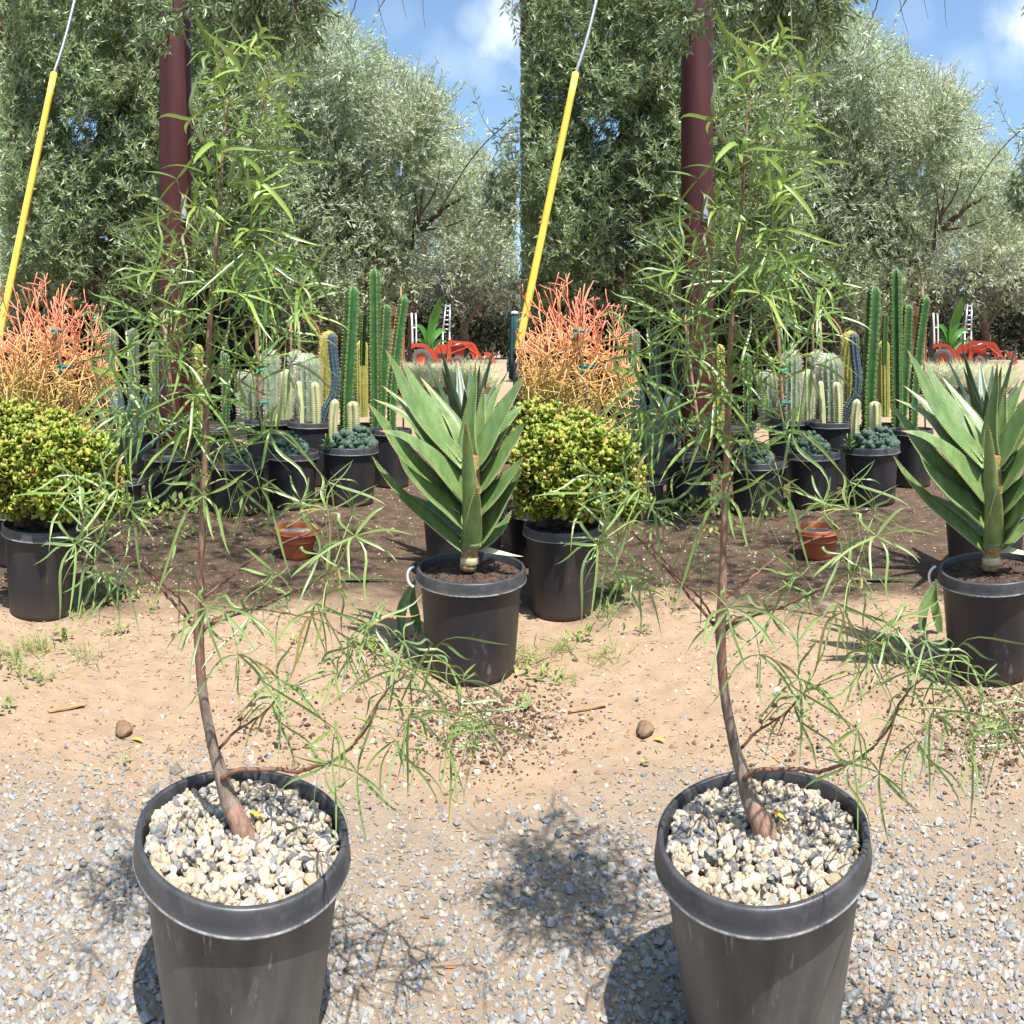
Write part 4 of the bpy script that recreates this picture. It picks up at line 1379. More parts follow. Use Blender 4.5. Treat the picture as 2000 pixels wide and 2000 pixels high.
# terracotta pot of grit
o = nursery_pot(579, 4.83, .152, .195, .034, .098, 'small terracotta pot of grey grit on the dark soil, {s} half', 'plant pot', 'terracotta pots', soil=None, name='terracotta_pot', mats=(M['terracotta'], M['terracotta']))
mb = MB()
rr_ = np.linspace(.001, .137, 8)
V, q = lathe([(r, .150) for r in rr_], 32); mb.add(V, q, r=.4)
a, r = rng.uniform(0, 2 * pi, 420), .128 * np.sqrt(rng.uniform(0, 1, 420))
scatter_rocks(mb, rng, np.stack([r * cos_(a), r * sin_(a), np.full(420, .152)], 1), rng.uniform(.003, .008, 420), shapes[:6], Fc, .5)
gr = mb.obj('grit', M['gravel'], None, smooth=False, kind='stuff')
place(gr, 579, 4.83); REPEAT.append(gr)

# stakes and ties


def stake(pts_, D, r, label, ties=()):
    px0 = pts_[0][0]
    Lc = Loc(px0, D)
    b = Lc(*pts_[0])
    o = root('wooden_stake', px0, D, label, 'stake', 'wooden stakes', z=b[2])
    mb = MB()
    mb.add(*tube(spline([Lc(x, y) - [0, 0, b[2]] for x, y in pts_], 8), r, 6)); mb.obj('rod', M['wood'], o)
    for (x, y, m_) in ties:
        mb = MB()
        c = Lc(x, y) - [0, 0, b[2]]
        mb.add(*tube([c + [-.03, -r * 1.2, .004], c + [0, -r * 1.6, 0], c + [.045, -r * .8, -.006], c + [.06, .01, .012]], .011, 6))
        mb.add(*tube([c + [0, -r * 1.5, 0], c + [-.02, -r * 1.5 - .02, -.03], c + [-.025, -r * 1.5 - .02, -.06]], .007, 5))
        mb.obj('tie', M[m_], o)


stake([(511, 820), (505, 720), (500, 640), (498, 618)], 7.2, .020, 'brown stake with green tie beside the leftmost spiny column, {s} half', [(505, 722, 'tie'), (511, 786, 'tie_teal')])
stake([(570, 800), (569, 720), (568, 630)], 8.3, .016, 'thin brown stake behind the slender spiny column, {s} half')
stake([(590, 800), (586, 720), (582, 628)], 8.2, .022, 'thick brown stake behind the thickest spiny column, {s} half')
stake([(350, 862), (332, 740), (318, 615)], 7.0, .018, 'long brown stake leaning in front of the maroon pole, {s} half')
stake([(131, 820), (120, 720), (107, 632)], 4.55, .014, 'brown stake with green ties inside the firestick bush, {s} half', [(110, 646, 'tie_teal'), (122, 716, 'tie_teal')])
stake([(788, 838), (786, 720), (783, 560)], 7.6, .010, 'thin dark stake behind the slim leaning green column, {s} half')

# ------------------------------------------------------------------ pole and guy wire
o = root('maroon_pole', 342.5, 7.5, 'thick maroon painted pole rising through the trees behind the cacti, {s} half', 'pole', 'maroon poles')
mb = MB()
zs = np.linspace(-.1, 7.2, 14)
V, q = lathe([(.163, z) for z in zs] + [(.158, 7.21), (.001, 7.22)], 32)
mb.add(V, q); mb.obj('shaft', M['maroon'], o)
mb = MB()
V, q = box((.085, -.125, H - (410 - HY) / F * 7.5), (.055, .08, .24)); mb.add(V, q)
V, q = box((.085, -.18, H - (410 - HY) / F * 7.5), (.04, .02, .18)); mb.add(V, q)
mb.obj('meter_box', M['metal'], o, smooth=False)

o = root('guy_wire', -8, 5.0, 'yellow-sleeved guy wire rising behind the firestick bush, {s} half', 'guy wire', 'guy wires')
LG = Loc(-8, 5.0)
A, B_, C_, D_ = LG(-8, 690, -.03), LG(3, 636, 0), LG(105.5, 143, .3), LG(250, -480, .85)
mb = MB(); mb.add(*tube(spline([LG(99, 170, .29), C_, LG(146, 0, .39), D_], 16), .0125, 8)); mb.obj('wire', M['metal'], o)
mb = MB(); mb.add(*tube(spline([A, B_, LG(27, 520, .07), C_], 24), np.linspace(.0275, .0245, 24), 14)); mb.obj('sleeve', M['yellow'], o)
mb = MB(); mb.add(*tube([A * [1, 1, 0], A + [0, 0, -.02]], .03, 10)); mb.add(*tube([A + [0, 0, -.03], A + [0, 0, .03]], .034, 10)); mb.obj('anchor_post', M['dark_metal'], o)

# ------------------------------------------------------------------ things lying on the ground near by


def gpt(px, py):
    return F * H / (py - HY)


def ground_leaf(px, py, ln_, wd, rz, mat, label, cat='leaf', group=None, name='fallen_leaf', z=.006):
    mb = MB()
    P = spline(np.array([[-ln_ / 2, 0, 0], [0, ln_ * .06, ln_ * .07], [ln_ / 2, 0, .004]]), 9)
    c_, s_ = cos(rz), sin(rz)
    P = P @ np.array([[c_, s_, 0], [-s_, c_, 0], [0, 0, 1]])
    leaflet(mb, P, wd, np.array([0, 0, 1.]), prof=lambda s: np.sin(np.pi * np.clip(s, .05, .97)))
    o = mb.obj(name, mat, None, label=label, category=cat, group=group)
    place(o, px, gpt(px, py), z)
    REPEAT.append(o)


ground_leaf(268, 1450, .05, .016, -.6, M['yellow_leaf'], 'yellow fallen leaf on tan dirt beside the brown clod, {s} half')
mb = MB()
V0, F0 = ico(3)
cl_ = V0 * [.031, .045, .022] * (1 + .10 * np.sin(V0 @ np.array([2.1, 3.3, 1.2]))[:, None] + .05 * np.sin(V0 @ np.array([-6, 5, 7.]))[:, None])
mb.add(cl_, F0)
o = mb.obj('dirt_clod', M['chunk'], None, label='brown oblong clod of earth on bare tan dirt, {s} half', category='clod', group='earth clods')
place(o, 241, gpt(241, 1432), .016); REPEAT.append(o)
V, q = prism([(-.07, 0), (.0, -.001), (.075, .006), (.06, .009), (-.02, .005)], -.014, .012)
mb = MB(); mb.add(V, q)
o = mb.obj('bark_chip', M['wood'], None, smooth=False, label='flat brown bark chip on tan dirt left of the sapling, {s} half', category='bark chip', group='bark chips')
place(o, 128, gpt(128, 1386), .006); o.rotation_euler[2] += .3; REPEAT.append(o)

o = root('aloe_offcut', 705, gpt(705, 1137), 'long dried aloe leaf lying on dark soil left of the aloe pot, {s} half', 'leaf', 'fallen aloe leaves')
mb, mt = MB(), MB()
fat_leaf(mb, mt, [np.array([-.15, .01, .01]), np.array([0, 0, .018]), np.array([.12, 0, .02]), np.array([.27, -.02, .008])], .04, [0, 0, 1], inward=np.array([0, .2, 1.]))
mb.obj('blade', M['aloe_dark'], o)
for (pts_, dt, lab) in [([(818, 1238), (812, 1205), (806, 1175), (810, 1140)], .0, 'pale striped aloe leaf leaning on the left side of the aloe pot, {s} half'),
                        ([(782, 1236), (784, 1195), (797, 1160), (822, 1118)], .1, 'dull green aloe leaf tip sticking up behind the aloe pot, {s} half')]:
    Dl = 3.56
    px0 = pts_[0][0]
    Lc = Loc(px0, Dl)
    b = Lc(*pts_[0])
    o = root('aloe_leaf', px0, Dl, lab, 'leaf', 'leaning aloe leaves', z=b[2])
    mb, mt = MB(), MB()
    fat_leaf(mb, mt, [Lc(x, y, dt * k / 3) - [0, 0, b[2]] for k, (x, y) in enumerate(pts_)], .050, [0, 3, 0], teeth=.014, inward=np.array([.3, -.95, .2]), prof=lambda s: np.sin(np.pi * np.clip(.16 + s * .84, 0, .99)))
    merge(mb, mt)
    mb.obj('blade', [M['aloe'], M['aloe_teeth']], o)


def weed_mass(name, spots, seed, mat, cats):
    """small wild plants; one mass of ground cover"""
    r = np.random.default_rng(seed)
    mb = MB()
    for (px, py, n, h, sp, broad) in spots:
        for tw in (0, 1019):
            D = gpt(px, py)
            c = W(px + tw, py, D)
            for k in range(n):
                b = np.array([c[0], c[1], 0]) + np.append(r.normal(0, sp, 2), 0)
                d = nrm(np.append(r.normal(0, .6 if not broad else 1.1, 2), r.uniform(.5, 1.2)))
                ln_ = h * r.uniform(.5, 1.2)
                s = np.linspace(0, 1, 5)[:, None]
                P = b + d * ln_ * s + np.array([d[0], d[1], -.5]) * ln_ * .35 * s ** 2
                if broad:
                    P = b + [0, 0, h * r.uniform(.1, .8)] + d * ln_ * .6 * s
                leaflet(mb, P, ln_ * (.30 if broad else .05), nrm(np.array([0, 0, 1.]) - d * .3), r=float(r.uniform(.05, .97)), prof=(lambda s: np.sin(np.pi * np.clip(.06 + s * .92, 0, 1))) if broad else None)
    return mb.obj(name, mat, None, kind='stuff')


weed_mass('weeds', [(12, 1290, 60, .10, .07, False), (20, 1320, 26, .05, .06, True), (78, 1270, 70, .08, .04, False), (170, 1285, 60, .075, .06, False), (60, 1335, 22, .045, .05, True), (88, 1330, 30, .06, .03, False), (120, 1250, 24, .06, .03, True), (238, 1238, 26, .045, .02, True),
                     (160, 1200, 50, .10, .05, False), (186, 1165, 40, .09, .05, True), (222, 1180, 14, .05, .03, True), (205, 1240, 8, .05, .015, True), (275, 1165, 22, .06, .05, True), (300, 1195, 14, .06, .04, True), (10, 1390, 10, .06, .02, True), (243, 1497, 8, .03, .015, True)], 21, M['weed'], None)
weed_mass('weeds', [(320, 990, 160, .13, .22, True), (290, 1015, 60, .10, .15, True), (365, 1000, 60, .1, .18, True), (480, 1010, 40, .09, .14, True), (500, 990, 30, .07, .1, True), (590, 985, 40, .10, .12, True), (760, 900, 150, .22, .16, False), (745, 915, 70, .16, .15, True), (790, 925, 60, .12, .2, False), (720, 1270, 50, .06, .06, True), (380, 1045, 30, .08, .1, True), (575, 1260, 8, .05, .02, True), (250, 1000, 60, .12, .12, True)], 22, M['weed'], None)

# ------------------------------------------------------------------ trees
rt = np.random.default_rng(77)


def crown(mb, centres, cr, per, leaves, ln_, wd, keep=None, up=.35, twig_m=1, lo=.0, hi=1., twig_len=1.0, hub=None):
    """leafy clumps: twigs set with narrow leaves"""
    centres = np.asarray(centres)
    n = len(centres)
    cr = np.broadcast_to(cr, (n,))
    ci = np.repeat(np.arange(n), per)
    o = centres[ci] + nrm(rt.normal(size=(n * per, 3))) * (cr[ci] * rt.uniform(0, .85, n * per) ** .6)[:, None]
    out = o - centres[ci]
    if hub is not None:
        out = out + .5 * nrm(o - hub) * cr[ci][:, None]
    d = nrm(nrm(out) * .8 + [0, 0, up] + rt.normal(0, .45, (n * per, 3)))
    L_ = cr[ci] * rt.uniform(.45, .95, n * per) * twig_len
    tip = o + d * L_[:, None] + np.array([0, 0, -1.]) * (L_ * rt.uniform(0, .25, n * per))[:, None]
    tone = np.clip(rt.normal(.45, .26, n), lo, hi)
    if keep is not None:
        kk = keep(o) & keep(tip)
        o, tip, ci, L_ = o[kk], tip[kk], ci[kk], L_[kk]
    V, q = prisms(o, tip, ln_ * .045, ln_ * .02)
    mb.add(V, q, twig_m)
    m = len(o)
    f = rt.uniform(0.05, 1.02, (m, leaves))
    base = (o[:, None] * (1 - f[..., None]) + tip[:, None] * f[..., None]).reshape(-1, 3)
    dd = nrm(np.repeat(nrm(tip - o), leaves, 0) * .75 + rt.normal(0, .55, (m * leaves, 3)))
    l_ = ln_ * rt.uniform(.6, 1.25, m * leaves)
    r_ = np.clip(np.repeat(tone[ci], leaves) + rt.normal(0, .18, m * leaves), .01, .97)
    r_[rt.uniform(size=len(r_)) < .012] = .995
    if keep is not None:
        kk = keep(base + dd * l_[:, None]) & keep(base)
        base, dd, l_, r_ = base[kk], dd[kk], l_[kk], r_[kk]
    V, q = leaf_quads(base, dd, l_, wd * rt.uniform(.7, 1.25, len(base)), rt, .25)
    mb.add(V, q, 0, r=np.repeat(r_, 4))


def ppx(P):
    return 1000 + np.arctan2(P[:, 0], P[:, 1]) * F


def to_root(V, o):
    """world points into the frame of o"""
    a = o.rotation_euler[2]
    d = V - np.array(o.location)
    c_, s_ = cos(a), sin(a)
    return np.stack([d[:, 0] * c_ + d[:, 1] * s_, -d[:, 0] * s_ + d[:, 1] * c_, d[:, 2]], 1)


def finish(mb, o):
    mb.v = [to_root(np.asarray(v), o) for v in mb.v]


def limbs(lst, o, name='trunk', mat=None, seg=9):
    mb = MB()
    for pts_, r0, r1 in lst:
        P = spline([W(x, y, D) for x, y, D in pts_], 24)
        P[1:-1] += rt.normal(0, r0 * .18, (22, 3))
        mb.add(*tube(P, np.linspace(r0, r1, 24) * (1 + .08 * rt.normal(size=24)), seg))
    finish(mb, o)
    return mb.obj(name, mat or M['tree_bark'], o)


def interp(x, pts_):
    p = np.array(pts_, float)
    return np.interp(x, p[:, 0], p[:, 1])


# --- near left tree: crown fills the upper left, one limb reaches overhead
tl = root('olive_tree', 60, 10.6, 'large grey-green narrow-leaved tree filling the upper left, {s} half behind the pole', 'tree', 'near grey-green trees')
limbs([([(60, 940, 10.6), (80, 700, 10.7), (120, 520, 10.8), (180, 330, 10.6), (260, 120, 10.4), (300, -100, 10.2)], .17, .05),
       ([(75, 720, 10.7), (200, 540, 10.6), (300, 470, 10.4), (400, 380, 10.6), (450, 280, 10.8)], .085, .025),
       ([(110, 540, 10.8), (60, 400, 10.4), (40, 200, 10.2), (30, -40, 10)], .08, .03),
       ([(40, 330, 10.3), (14, 130, 10.0), (10, 60, 9.8), (14, -20, 9.4), (30, -200, 8)], .09, .08),
       ([(300, -100, 10.2), (340, -260, 8), (400, -250, 6.2), (470, -130, 5.3), (520, -10, 5.0)], .05, .012),
       ([(470, -130, 5.3), (455, 10, 5.1), (440, 95, 5.05), (425, 125, 5.0)], .018, .006),
       ([(400, -250, 6.2), (350, -60, 5.3), (330, 60, 5.2), (325, 120, 5.2)], .016, .005),
       ([(520, -60, 5.2), (600, -90, 5.0), (700, -60, 5.0), (690, 20, 5.0), (672, 52, 5.0)], .010, .002),
       ([(700, -60, 5.0), (760, -30, 5.0), (742, 15, 5.0), (737, 25, 5.0)], .006, .002),
       ([(735, -20, 5.0), (744, 30, 5.0), (756, 68, 5.0)], .003, .0012),
       ([(780, -30, 5.0), (788, 10, 5.0), (794, 38, 5.0)], .003, .0012),
       ([(825, -30, 5.0), (827, 20, 5.0), (830, 55, 5.0)], .003, .0012)], tl)
cs = []
while len(cs) < 340:
    px, py = rt.uniform(4, 520), rt.uniform(-130, 575)
    lim = interp(py, [(-130, 470), (60, 450), (150, 470), (300, 520), (450, 500), (520, 420), (560, 330)])
    if px > lim or (py > 500 and rt.uniform() < .3):
        continue
    # a few openings to the sky near the top
    if ((px - 85) / 28) ** 2 + ((py - 55) / 48) ** 2 < 1 or ((px - 425) / 30) ** 2 + ((py - 40) / 40) ** 2 < 1:
        continue
    cs.append((px, py, rt.uniform(9.0, 12.6)))
for k in range(36):
    cs.append((rt.uniform(-2, 22), rt.uniform(-60, 600), rt.uniform(9.0, 13)))
CW = np.array([W(*c) for c in cs])
keepL = lambda P: (ppx(P) > -5)
mb = MB()
crown(mb, CW, rt.uniform(.30, .58, len(CW)), 42, 17, .105, .0205, keepL, up=.25, hub=np.array(W(200, 500, 11)))
# overhead limb in front of the pole
ov = []
while len(ov) < 84:
    px, py = rt.uniform(250, 640), rt.uniform(-230, 118)
    lim = interp(px, [(250, 60), (300, 130), (380, 140), (440, 110), (520, 130), (600, 95), (650, 30)])
    if py > lim - 30 or (px < 430 and rt.uniform() < .62):
        continue
    ov.append((px, py, rt.uniform(4.7, 5.5)))
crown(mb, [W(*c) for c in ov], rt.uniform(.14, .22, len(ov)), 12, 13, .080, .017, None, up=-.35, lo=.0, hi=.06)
# the leafy roof above, out of sight, that dapples the pots with shade
def roof(mb, turn, seed):
    """leafy boughs overhead; they dapple the soil round the little terracotta pot"""
    r = np.random.default_rng(seed)
    az = SHADOW_AZ + turn
    pts_ = []
    for k in range(40):
        la, ld = radians(r.uniform(-31, -11)), r.uniform(4.1, 6.3)
        z = r.uniform(4.3, 5.3)
        back = z / math.tan(SUN_EL)
        pts_.append((ld * sin(la) - back * sin(az), ld * cos(la) - back * cos(az), z))
    crown(mb, pts_, r.uniform(.2, .34, len(pts_)), 9, 10, .09, .022, None, up=.1)


import copy
mb_other = copy.deepcopy(mb)
roof(mb, 0, 4)
roof(mb_other, -TWIN, 5)               # unseen boughs shifted over the second bed so their shade lands alike
finish(mb_other, tl)
OTHER_CROWN = mb_other.mesh('crown', [M['olive_leaf'], M['tree_bark']])
finish(mb, tl)
mb.obj('crown', [M['olive_leaf'], M['tree_bark']], tl)

# --- silvery tree on the right, sloping against the sky
tr = root('silvery_tree', 640, 17, 'broad silvery-green tree sloping down against the blue sky right of the maroon pole, {s} half', 'tree', 'silvery trees')
limbs([([(640, 790, 17), (650, 640, 17), (670, 500, 17), (700, 380, 16.6), (720, 250, 16.8)], .2, .05),
       ([(655, 620, 17), (760, 520, 16.4), (830, 440, 15.8), (880, 400, 15.6), (905, 385, 15.5)], .09, .025),
       ([(800, 480, 16), (818, 430, 15.6), (826, 370, 15.5)], .035, .012), ([(800, 500, 16), (808, 440, 15.7), (812, 395, 15.5)], .03, .01),
       ([(650, 560, 17), (560, 430, 17), (520, 250, 17), (560, 100, 17.5)], .09, .03),
       ([(760, 560, 16.5), (800, 500, 15.9), (815, 420, 15.3), (800, 330, 15)], .030, .010), ([(815, 430, 15.3), (850, 370, 15), (862, 300, 15)], .025, .008),
       ([(830, 450, 15.6), (880, 440, 15.2), (925, 420, 15)], .025, .008), ([(700, 380, 16), (660, 300, 15), (640, 200, 15)], .03, .01),
       ([(840, 440, 15.8), (920, 312, 13), (985, 245, 10.5), (1016, 222, 9.3)], .012, .006)], tr)
top = [(420, -40), (590, -10), (640, 25), (690, 45), (715, 80), (735, 108), (770, 122), (800, 150), (835, 165), (862, 195), (880, 215), (898, 262), (915, 290), (950, 300), (985, 318), (1019, 345)]
cs = []
while len(cs) < 330:
    px, py = rt.uniform(400, 1000), rt.uniform(-20, 640)
    D = rt.uniform(14.5, 19.5)
    r = rt.uniform(.45, .95)
    rp = r / D * F
    if py < interp(px, top) + rp * .95 or py > interp(px, [(400, 640), (690, 650), (720, 600), (760, 560), (860, 575), (930, 560), (1000, 545)]) - rp * .6:
        continue
    if px + rp * .9 > 1016:
        continue
    if abs(px - 850) < 62 and 375 < py < 520 and D < 17.2:
        continue          # an opening in which the limbs show
    cs.append((px, py, D, r))
mb = MB()
crown(mb, np.array([W(*c[:3]) for c in cs]), np.array([c[3] for c in cs]), 48, 17, .135, .027, lambda P: ppx(P) < 1017, up=.45, lo=.1)
# wispy shoots along the skyline
sk = []
for k in range(130):
    px = rt.uniform(640, 960)
    sk.append(W(px, interp(px, top) + rt.uniform(8, 40), rt.uniform(15, 18)))
crown(mb, sk, .22, 8, 9, .09, .016, lambda P: ppx(P) < 1017, up=1.0, twig_len=1.5, lo=.2)
# sprigs hanging into view at the right, leaf tone darkened to imitate shade
sp = [W(px, py, 9.2) for px, py in [(985, 258), (1000, 280), (1005, 320), (985, 345), (1000, 365), (975, 380), (990, 395), (1008, 350), (965, 365), (1008, 400), (950, 392), (1005, 300), (1010, 335), (1000, 348), (1012, 372), (988, 372), (962, 400), (985, 415), (1005, 425), (1012, 440), (970, 340), (945, 415)]]
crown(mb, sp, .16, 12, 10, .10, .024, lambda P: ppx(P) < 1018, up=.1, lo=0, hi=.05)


def sprig(pts_, D, every=11, ln_=.10):
    P = spline([W(x, y, D) for x, y in pts_], 40)
    mb.add(*tube(P, np.linspace(.005, .0018, 40), 5), 1)
    T = nrm(np.gradient(P, axis=0))
    for k in range(3, 40, 2):
        s = 1 if (k // 2) % 2 else -1
        d = nrm(T[k] * .8 + np.cross(T[k], [0, 1., 0]) * s * .75 + rt.normal(0, .18, 3))[None]
        V, q = leaf_quads(P[k][None], d, np.array([ln_ * rt.uniform(.7, 1.2)]), np.array([.026]), rt, .1)
        mb.add(V, q, 0, r=.08)  # darkest leaf tone, for a backlit look


sprig([(1016, 250), (975, 268), (945, 235), (930, 195), (921, 168)], 8.8)
sprig([(1016, 225), (1008, 200), (990, 172)], 8.8)
sprig([(960, 315), (985, 270), (1016, 228)], 8.8)
sprig([(1004, -20), (1000, 30), (1008, 60), (1015, 82)], 8.6)
sprig([(990, -30), (988, 5), (986, 22)], 8.6)
sprig([(1016, 0), (1012, 15), (1010, 25)], 8.6)
finish(mb, tr)
mb.obj('crown', [M['pale_leaf'], M['tree_bark']], tr)

# --- far dark tree beyond the tractor
tf = root('shade_tree', 900, 48, 'far dark shade tree behind the orange tractor and ladder, {s} half', 'tree', 'far shade trees')
limbs([([(900, 715, 48), (905, 640, 48), (890, 560, 48), (930, 470, 47)], .35, .12), ([(905, 640, 48), (960, 560, 47), (985, 480, 46)], .16, .06), ([(800, 712, 49), (802, 640, 49), (815, 560, 49), (840, 500, 48)], .25, .1)], tf)
cs = []
while len(cs) < 260:
    px, py = rt.uniform(690, 1008), rt.uniform(385, 640)
    if py > interp(px, [(690, 610), (860, 600), (900, 615), (1000, 600)]) - 10 or px > 1004:
        continue
    cs.append((px, py, rt.uniform(43, 51)))
mb = MB()
crown(mb, np.array([W(*c) for c in cs]), rt.uniform(.7, 1.2, len(cs)), 16, 12, .22, .06, lambda P: ppx(P) < 1018, up=.2)
finish(mb, tf)
mb.obj('crown', [M['far_leaf'], M['tree_bark']], tf)

# shaded thickets that close the view under the trees
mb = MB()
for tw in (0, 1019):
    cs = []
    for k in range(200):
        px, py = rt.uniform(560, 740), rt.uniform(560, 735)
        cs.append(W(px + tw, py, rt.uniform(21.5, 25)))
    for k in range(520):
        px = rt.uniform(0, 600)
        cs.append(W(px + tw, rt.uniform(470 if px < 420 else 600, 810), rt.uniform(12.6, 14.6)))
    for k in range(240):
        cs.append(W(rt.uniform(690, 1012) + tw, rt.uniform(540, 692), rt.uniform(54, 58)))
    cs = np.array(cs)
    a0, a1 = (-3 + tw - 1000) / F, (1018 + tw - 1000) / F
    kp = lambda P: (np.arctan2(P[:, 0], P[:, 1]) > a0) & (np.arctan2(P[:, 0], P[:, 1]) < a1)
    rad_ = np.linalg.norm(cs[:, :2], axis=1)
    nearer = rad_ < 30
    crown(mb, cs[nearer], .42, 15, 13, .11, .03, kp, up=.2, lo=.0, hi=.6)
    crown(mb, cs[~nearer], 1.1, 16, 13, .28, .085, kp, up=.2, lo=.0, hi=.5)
mb.obj('thicket', [M['shaded_thicket_leaf'], M['tree_bark']], None, kind='stuff')

# ------------------------------------------------------------------ far things: vehicles, tractor, ladder, shed


def wheel(o, x, y, z, r, w, name='wheel', rim_m=None):
    prof = [(r * .55, -w / 2), (r * .92, -w / 2), (r, -w * .38), (r, w * .38), (r * .92, w / 2), (r * .55, w / 2)]
    V, q = lathe(prof, 28)
    V = np.stack([V[:, 2], V[:, 0], V[:, 1]], 1)
    k = len(V)
    mb = MB(); mb.add(V, q)
    t = mb.obj(name, M['tyre'], o)
    t.location = (x, y, z)
    V, q = lathe([(.001, -w * .30), (r * .30, -w * .34), (r * .5, -w * .28), (r * .56, -w * .46), (r * .56, w * .46), (r * .5, w * .28), (.001, w * .3)], 24)
    V = np.stack([V[:, 2], V[:, 0], V[:, 1]], 1)
    mb = MB(); mb.add(V, q)
    mb.obj('rim', rim_m or M['metal'], t)
    return t


def pickup(px, D, label):
    o = root('pickup_truck', px, D, label, 'pickup truck', 'navy pickup trucks')
    w = 1.0
    mb = MB()   # seen from the front: nose towards -y
    side = [(-.0, .52), (-.06, .80), (.05, 1.08), (1.35, 1.20), (1.95, 1.80), (3.4, 1.84), (3.6, 1.25), (5.5, 1.22), (5.55, .55)]
    V, q = prism([(y, z) for y, z in side], -w, w)
    V = np.stack([V[:, 1], V[:, 0], V[:, 2]], 1)
    V[:, 0] *= np.where(V[:, 2] > 1.3, .84, 1)
    mb.add(V, [f[:, ::-1] for f in q]); mb.obj('body', M['car_navy'], o, smooth=False)
    mb = MB()
    Vw = np.array([(-.74, 1.38, 1.22), (.74, 1.38, 1.22), (.70, 1.93, 1.74), (-.70, 1.93, 1.74)]) + [0, -.03, .015]
    mb.add(np.vstack([Vw, Vw + [0, .02, -.01]]), np.array([[0, 1, 2, 3], [7, 6, 5, 4], [0, 4, 5, 1], [1, 5, 6, 2], [2, 6, 7, 3], [3, 7, 4, 0]])); mb.obj('windshield', M['glass'], o, smooth=False)
    mb = MB()
    for z in np.linspace(.72, 1.0, 4):
        V, q = box((0, -.075, z), (1.16, .05, .035)); mb.add(V, q)
    for x in (-.58, -.2, .2, .58):
        V, q = box((x, -.085, .86), (.04, .05, .36)); mb.add(V, q)
    gr_ = mb.obj('grille', M['chrome'], o, smooth=False)
    mb = MB(); mb.add(*box((0, -.13, .52), (2.02, .2, .2))); mb.obj('bumper', M['chrome'], o, smooth=False)
    for s in (-1, 1):
        mb = MB(); V, q = lathe([(.001, -.03), (.08, -.025), (.115, .0), (.12, .04)], 20)
        V = np.stack([V[:, 0], V[:, 2], V[:, 1]], 1); mb.add(V + [s * .78, -.06, .86], q); mb.obj('headlight', M['white_paint'], o)
        mb = MB(); mb.add(*box((s * 1.12, 1.55, 1.32), (.2, .1, .18))); mb.obj('mirror', M['car_black'], o, smooth=False)
        for y in (.95, 4.4):
            wheel(o, s * .88, y, .38, .38, .24)
    return o


def car(px, D, mat, label, yaw, name='parked_car'):
    o = root(name, px, D, label, 'car', None)
    mb = MB()
    side = [(-2.1, .35), (-2.15, .65), (-1.9, .82), (-1.0, .95), (-.45, 1.38), (.75, 1.42), (1.5, 1.0), (2.05, .92), (2.1, .4)]
    V, q = prism(side, -.85, .85)
    V[:, 1] *= np.where(V[:, 2] > 1.1, .78, 1)
    mb.add(V, q); mb.obj('body', mat, o, smooth=False)
    mb = MB()
    Vw = np.array([(-.96, -.74, .97), (-.96, .74, .97), (-.48, .62, 1.34), (-.48, -.62, 1.34)]) + [-.03, 0, .02]
    mb.add(np.vstack([Vw, Vw + [.02, 0, -.01]]), np.array([[0, 1, 2, 3], [7, 6, 5, 4], [0, 4, 5, 1], [1, 5, 6, 2], [2, 6, 7, 3], [3, 7, 4, 0]])); mb.obj('windshield', M['glass'], o, smooth=False)
    for s in (-1, 1):
        mb = MB(); V, q = prism([(-.85, 1.0), (-.42, 1.32), (.72, 1.34), (1.2, 1.0)], s * .80 - .012, s * .80 + .012); V[:, 1] *= np.where(V[:, 2] > 1.1, .88, 1.07); mb.add(V, q); mb.obj('side_window', M['glass'], o, smooth=False)
        mb = MB(); mb.add(*box((-2.08, s * .6, .68), (.12, .34, .13))); mb.obj('headlight', M['white_paint'], o, smooth=False)
        for x in (-1.35, 1.35):
            t = wheel(o, x, s * .76, .31, .31, .2); t.rotation_euler = (0, 0, pi / 2)
    o.rotation_euler[2] += yaw
    return o


pickup(196, 26, 'navy pickup truck with chrome grille facing the viewer behind the firestick bush, {s} half')
car(128, 29, M['car_black'], 'black parked car left of the navy pickup, {s} half', radians(70))
car(152, 34, M['car_maroon'], 'maroon parked car behind the navy pickup, {s} half', radians(15))
car(40, 27, M['car_black'], 'dark car glimpsed low through the firestick bush, {s} half', radians(80))

# compact orange tractor with a front loader, nose to the right
TD = 37.0
o = root('tractor', 862, TD, 'compact orange tractor with raised front loader under the far trees, {s} half', 'tractor', 'orange tractors')
LT = Loc(862, TD)
T_ = lambda x, y, d=0.: LT(x, y, d)
m1 = TD / F
for d in (-.55, .55):
    wheel(o, T_(824, 700)[0], d, .50, .50, .34, rim_m=M['orange']).rotation_euler = (0, 0, pi / 2)
for d in (-.5, .5):
    wheel(o, T_(893, 700)[0], d, .33, .33, .22, rim_m=M['orange']).rotation_euler = (0, 0, pi / 2)
mb = MB()
V, q = prism([T_(*p)[[0, 2]] for p in [(842, 704), (905, 704), (907, 680), (900, 674), (856, 672), (842, 690)]], -.28, .28); mb.add(V, q); mb.obj('hood', M['orange'], o, smooth=False)
for d in (-.62, .38):
    mb = MB()
    P = [T_(*p)[[0, 2]] for p in [(803, 678), (806, 672), (820, 670), (834, 674), (846, 686), (850, 697), (858, 699), (857, 703), (845, 701), (838, 690), (828, 679), (812, 677), (806, 681)]]
    V, q = prism(P, d, d + .24); mb.add(V, q); mb.obj('fender', M['orange'], o, smooth=False)
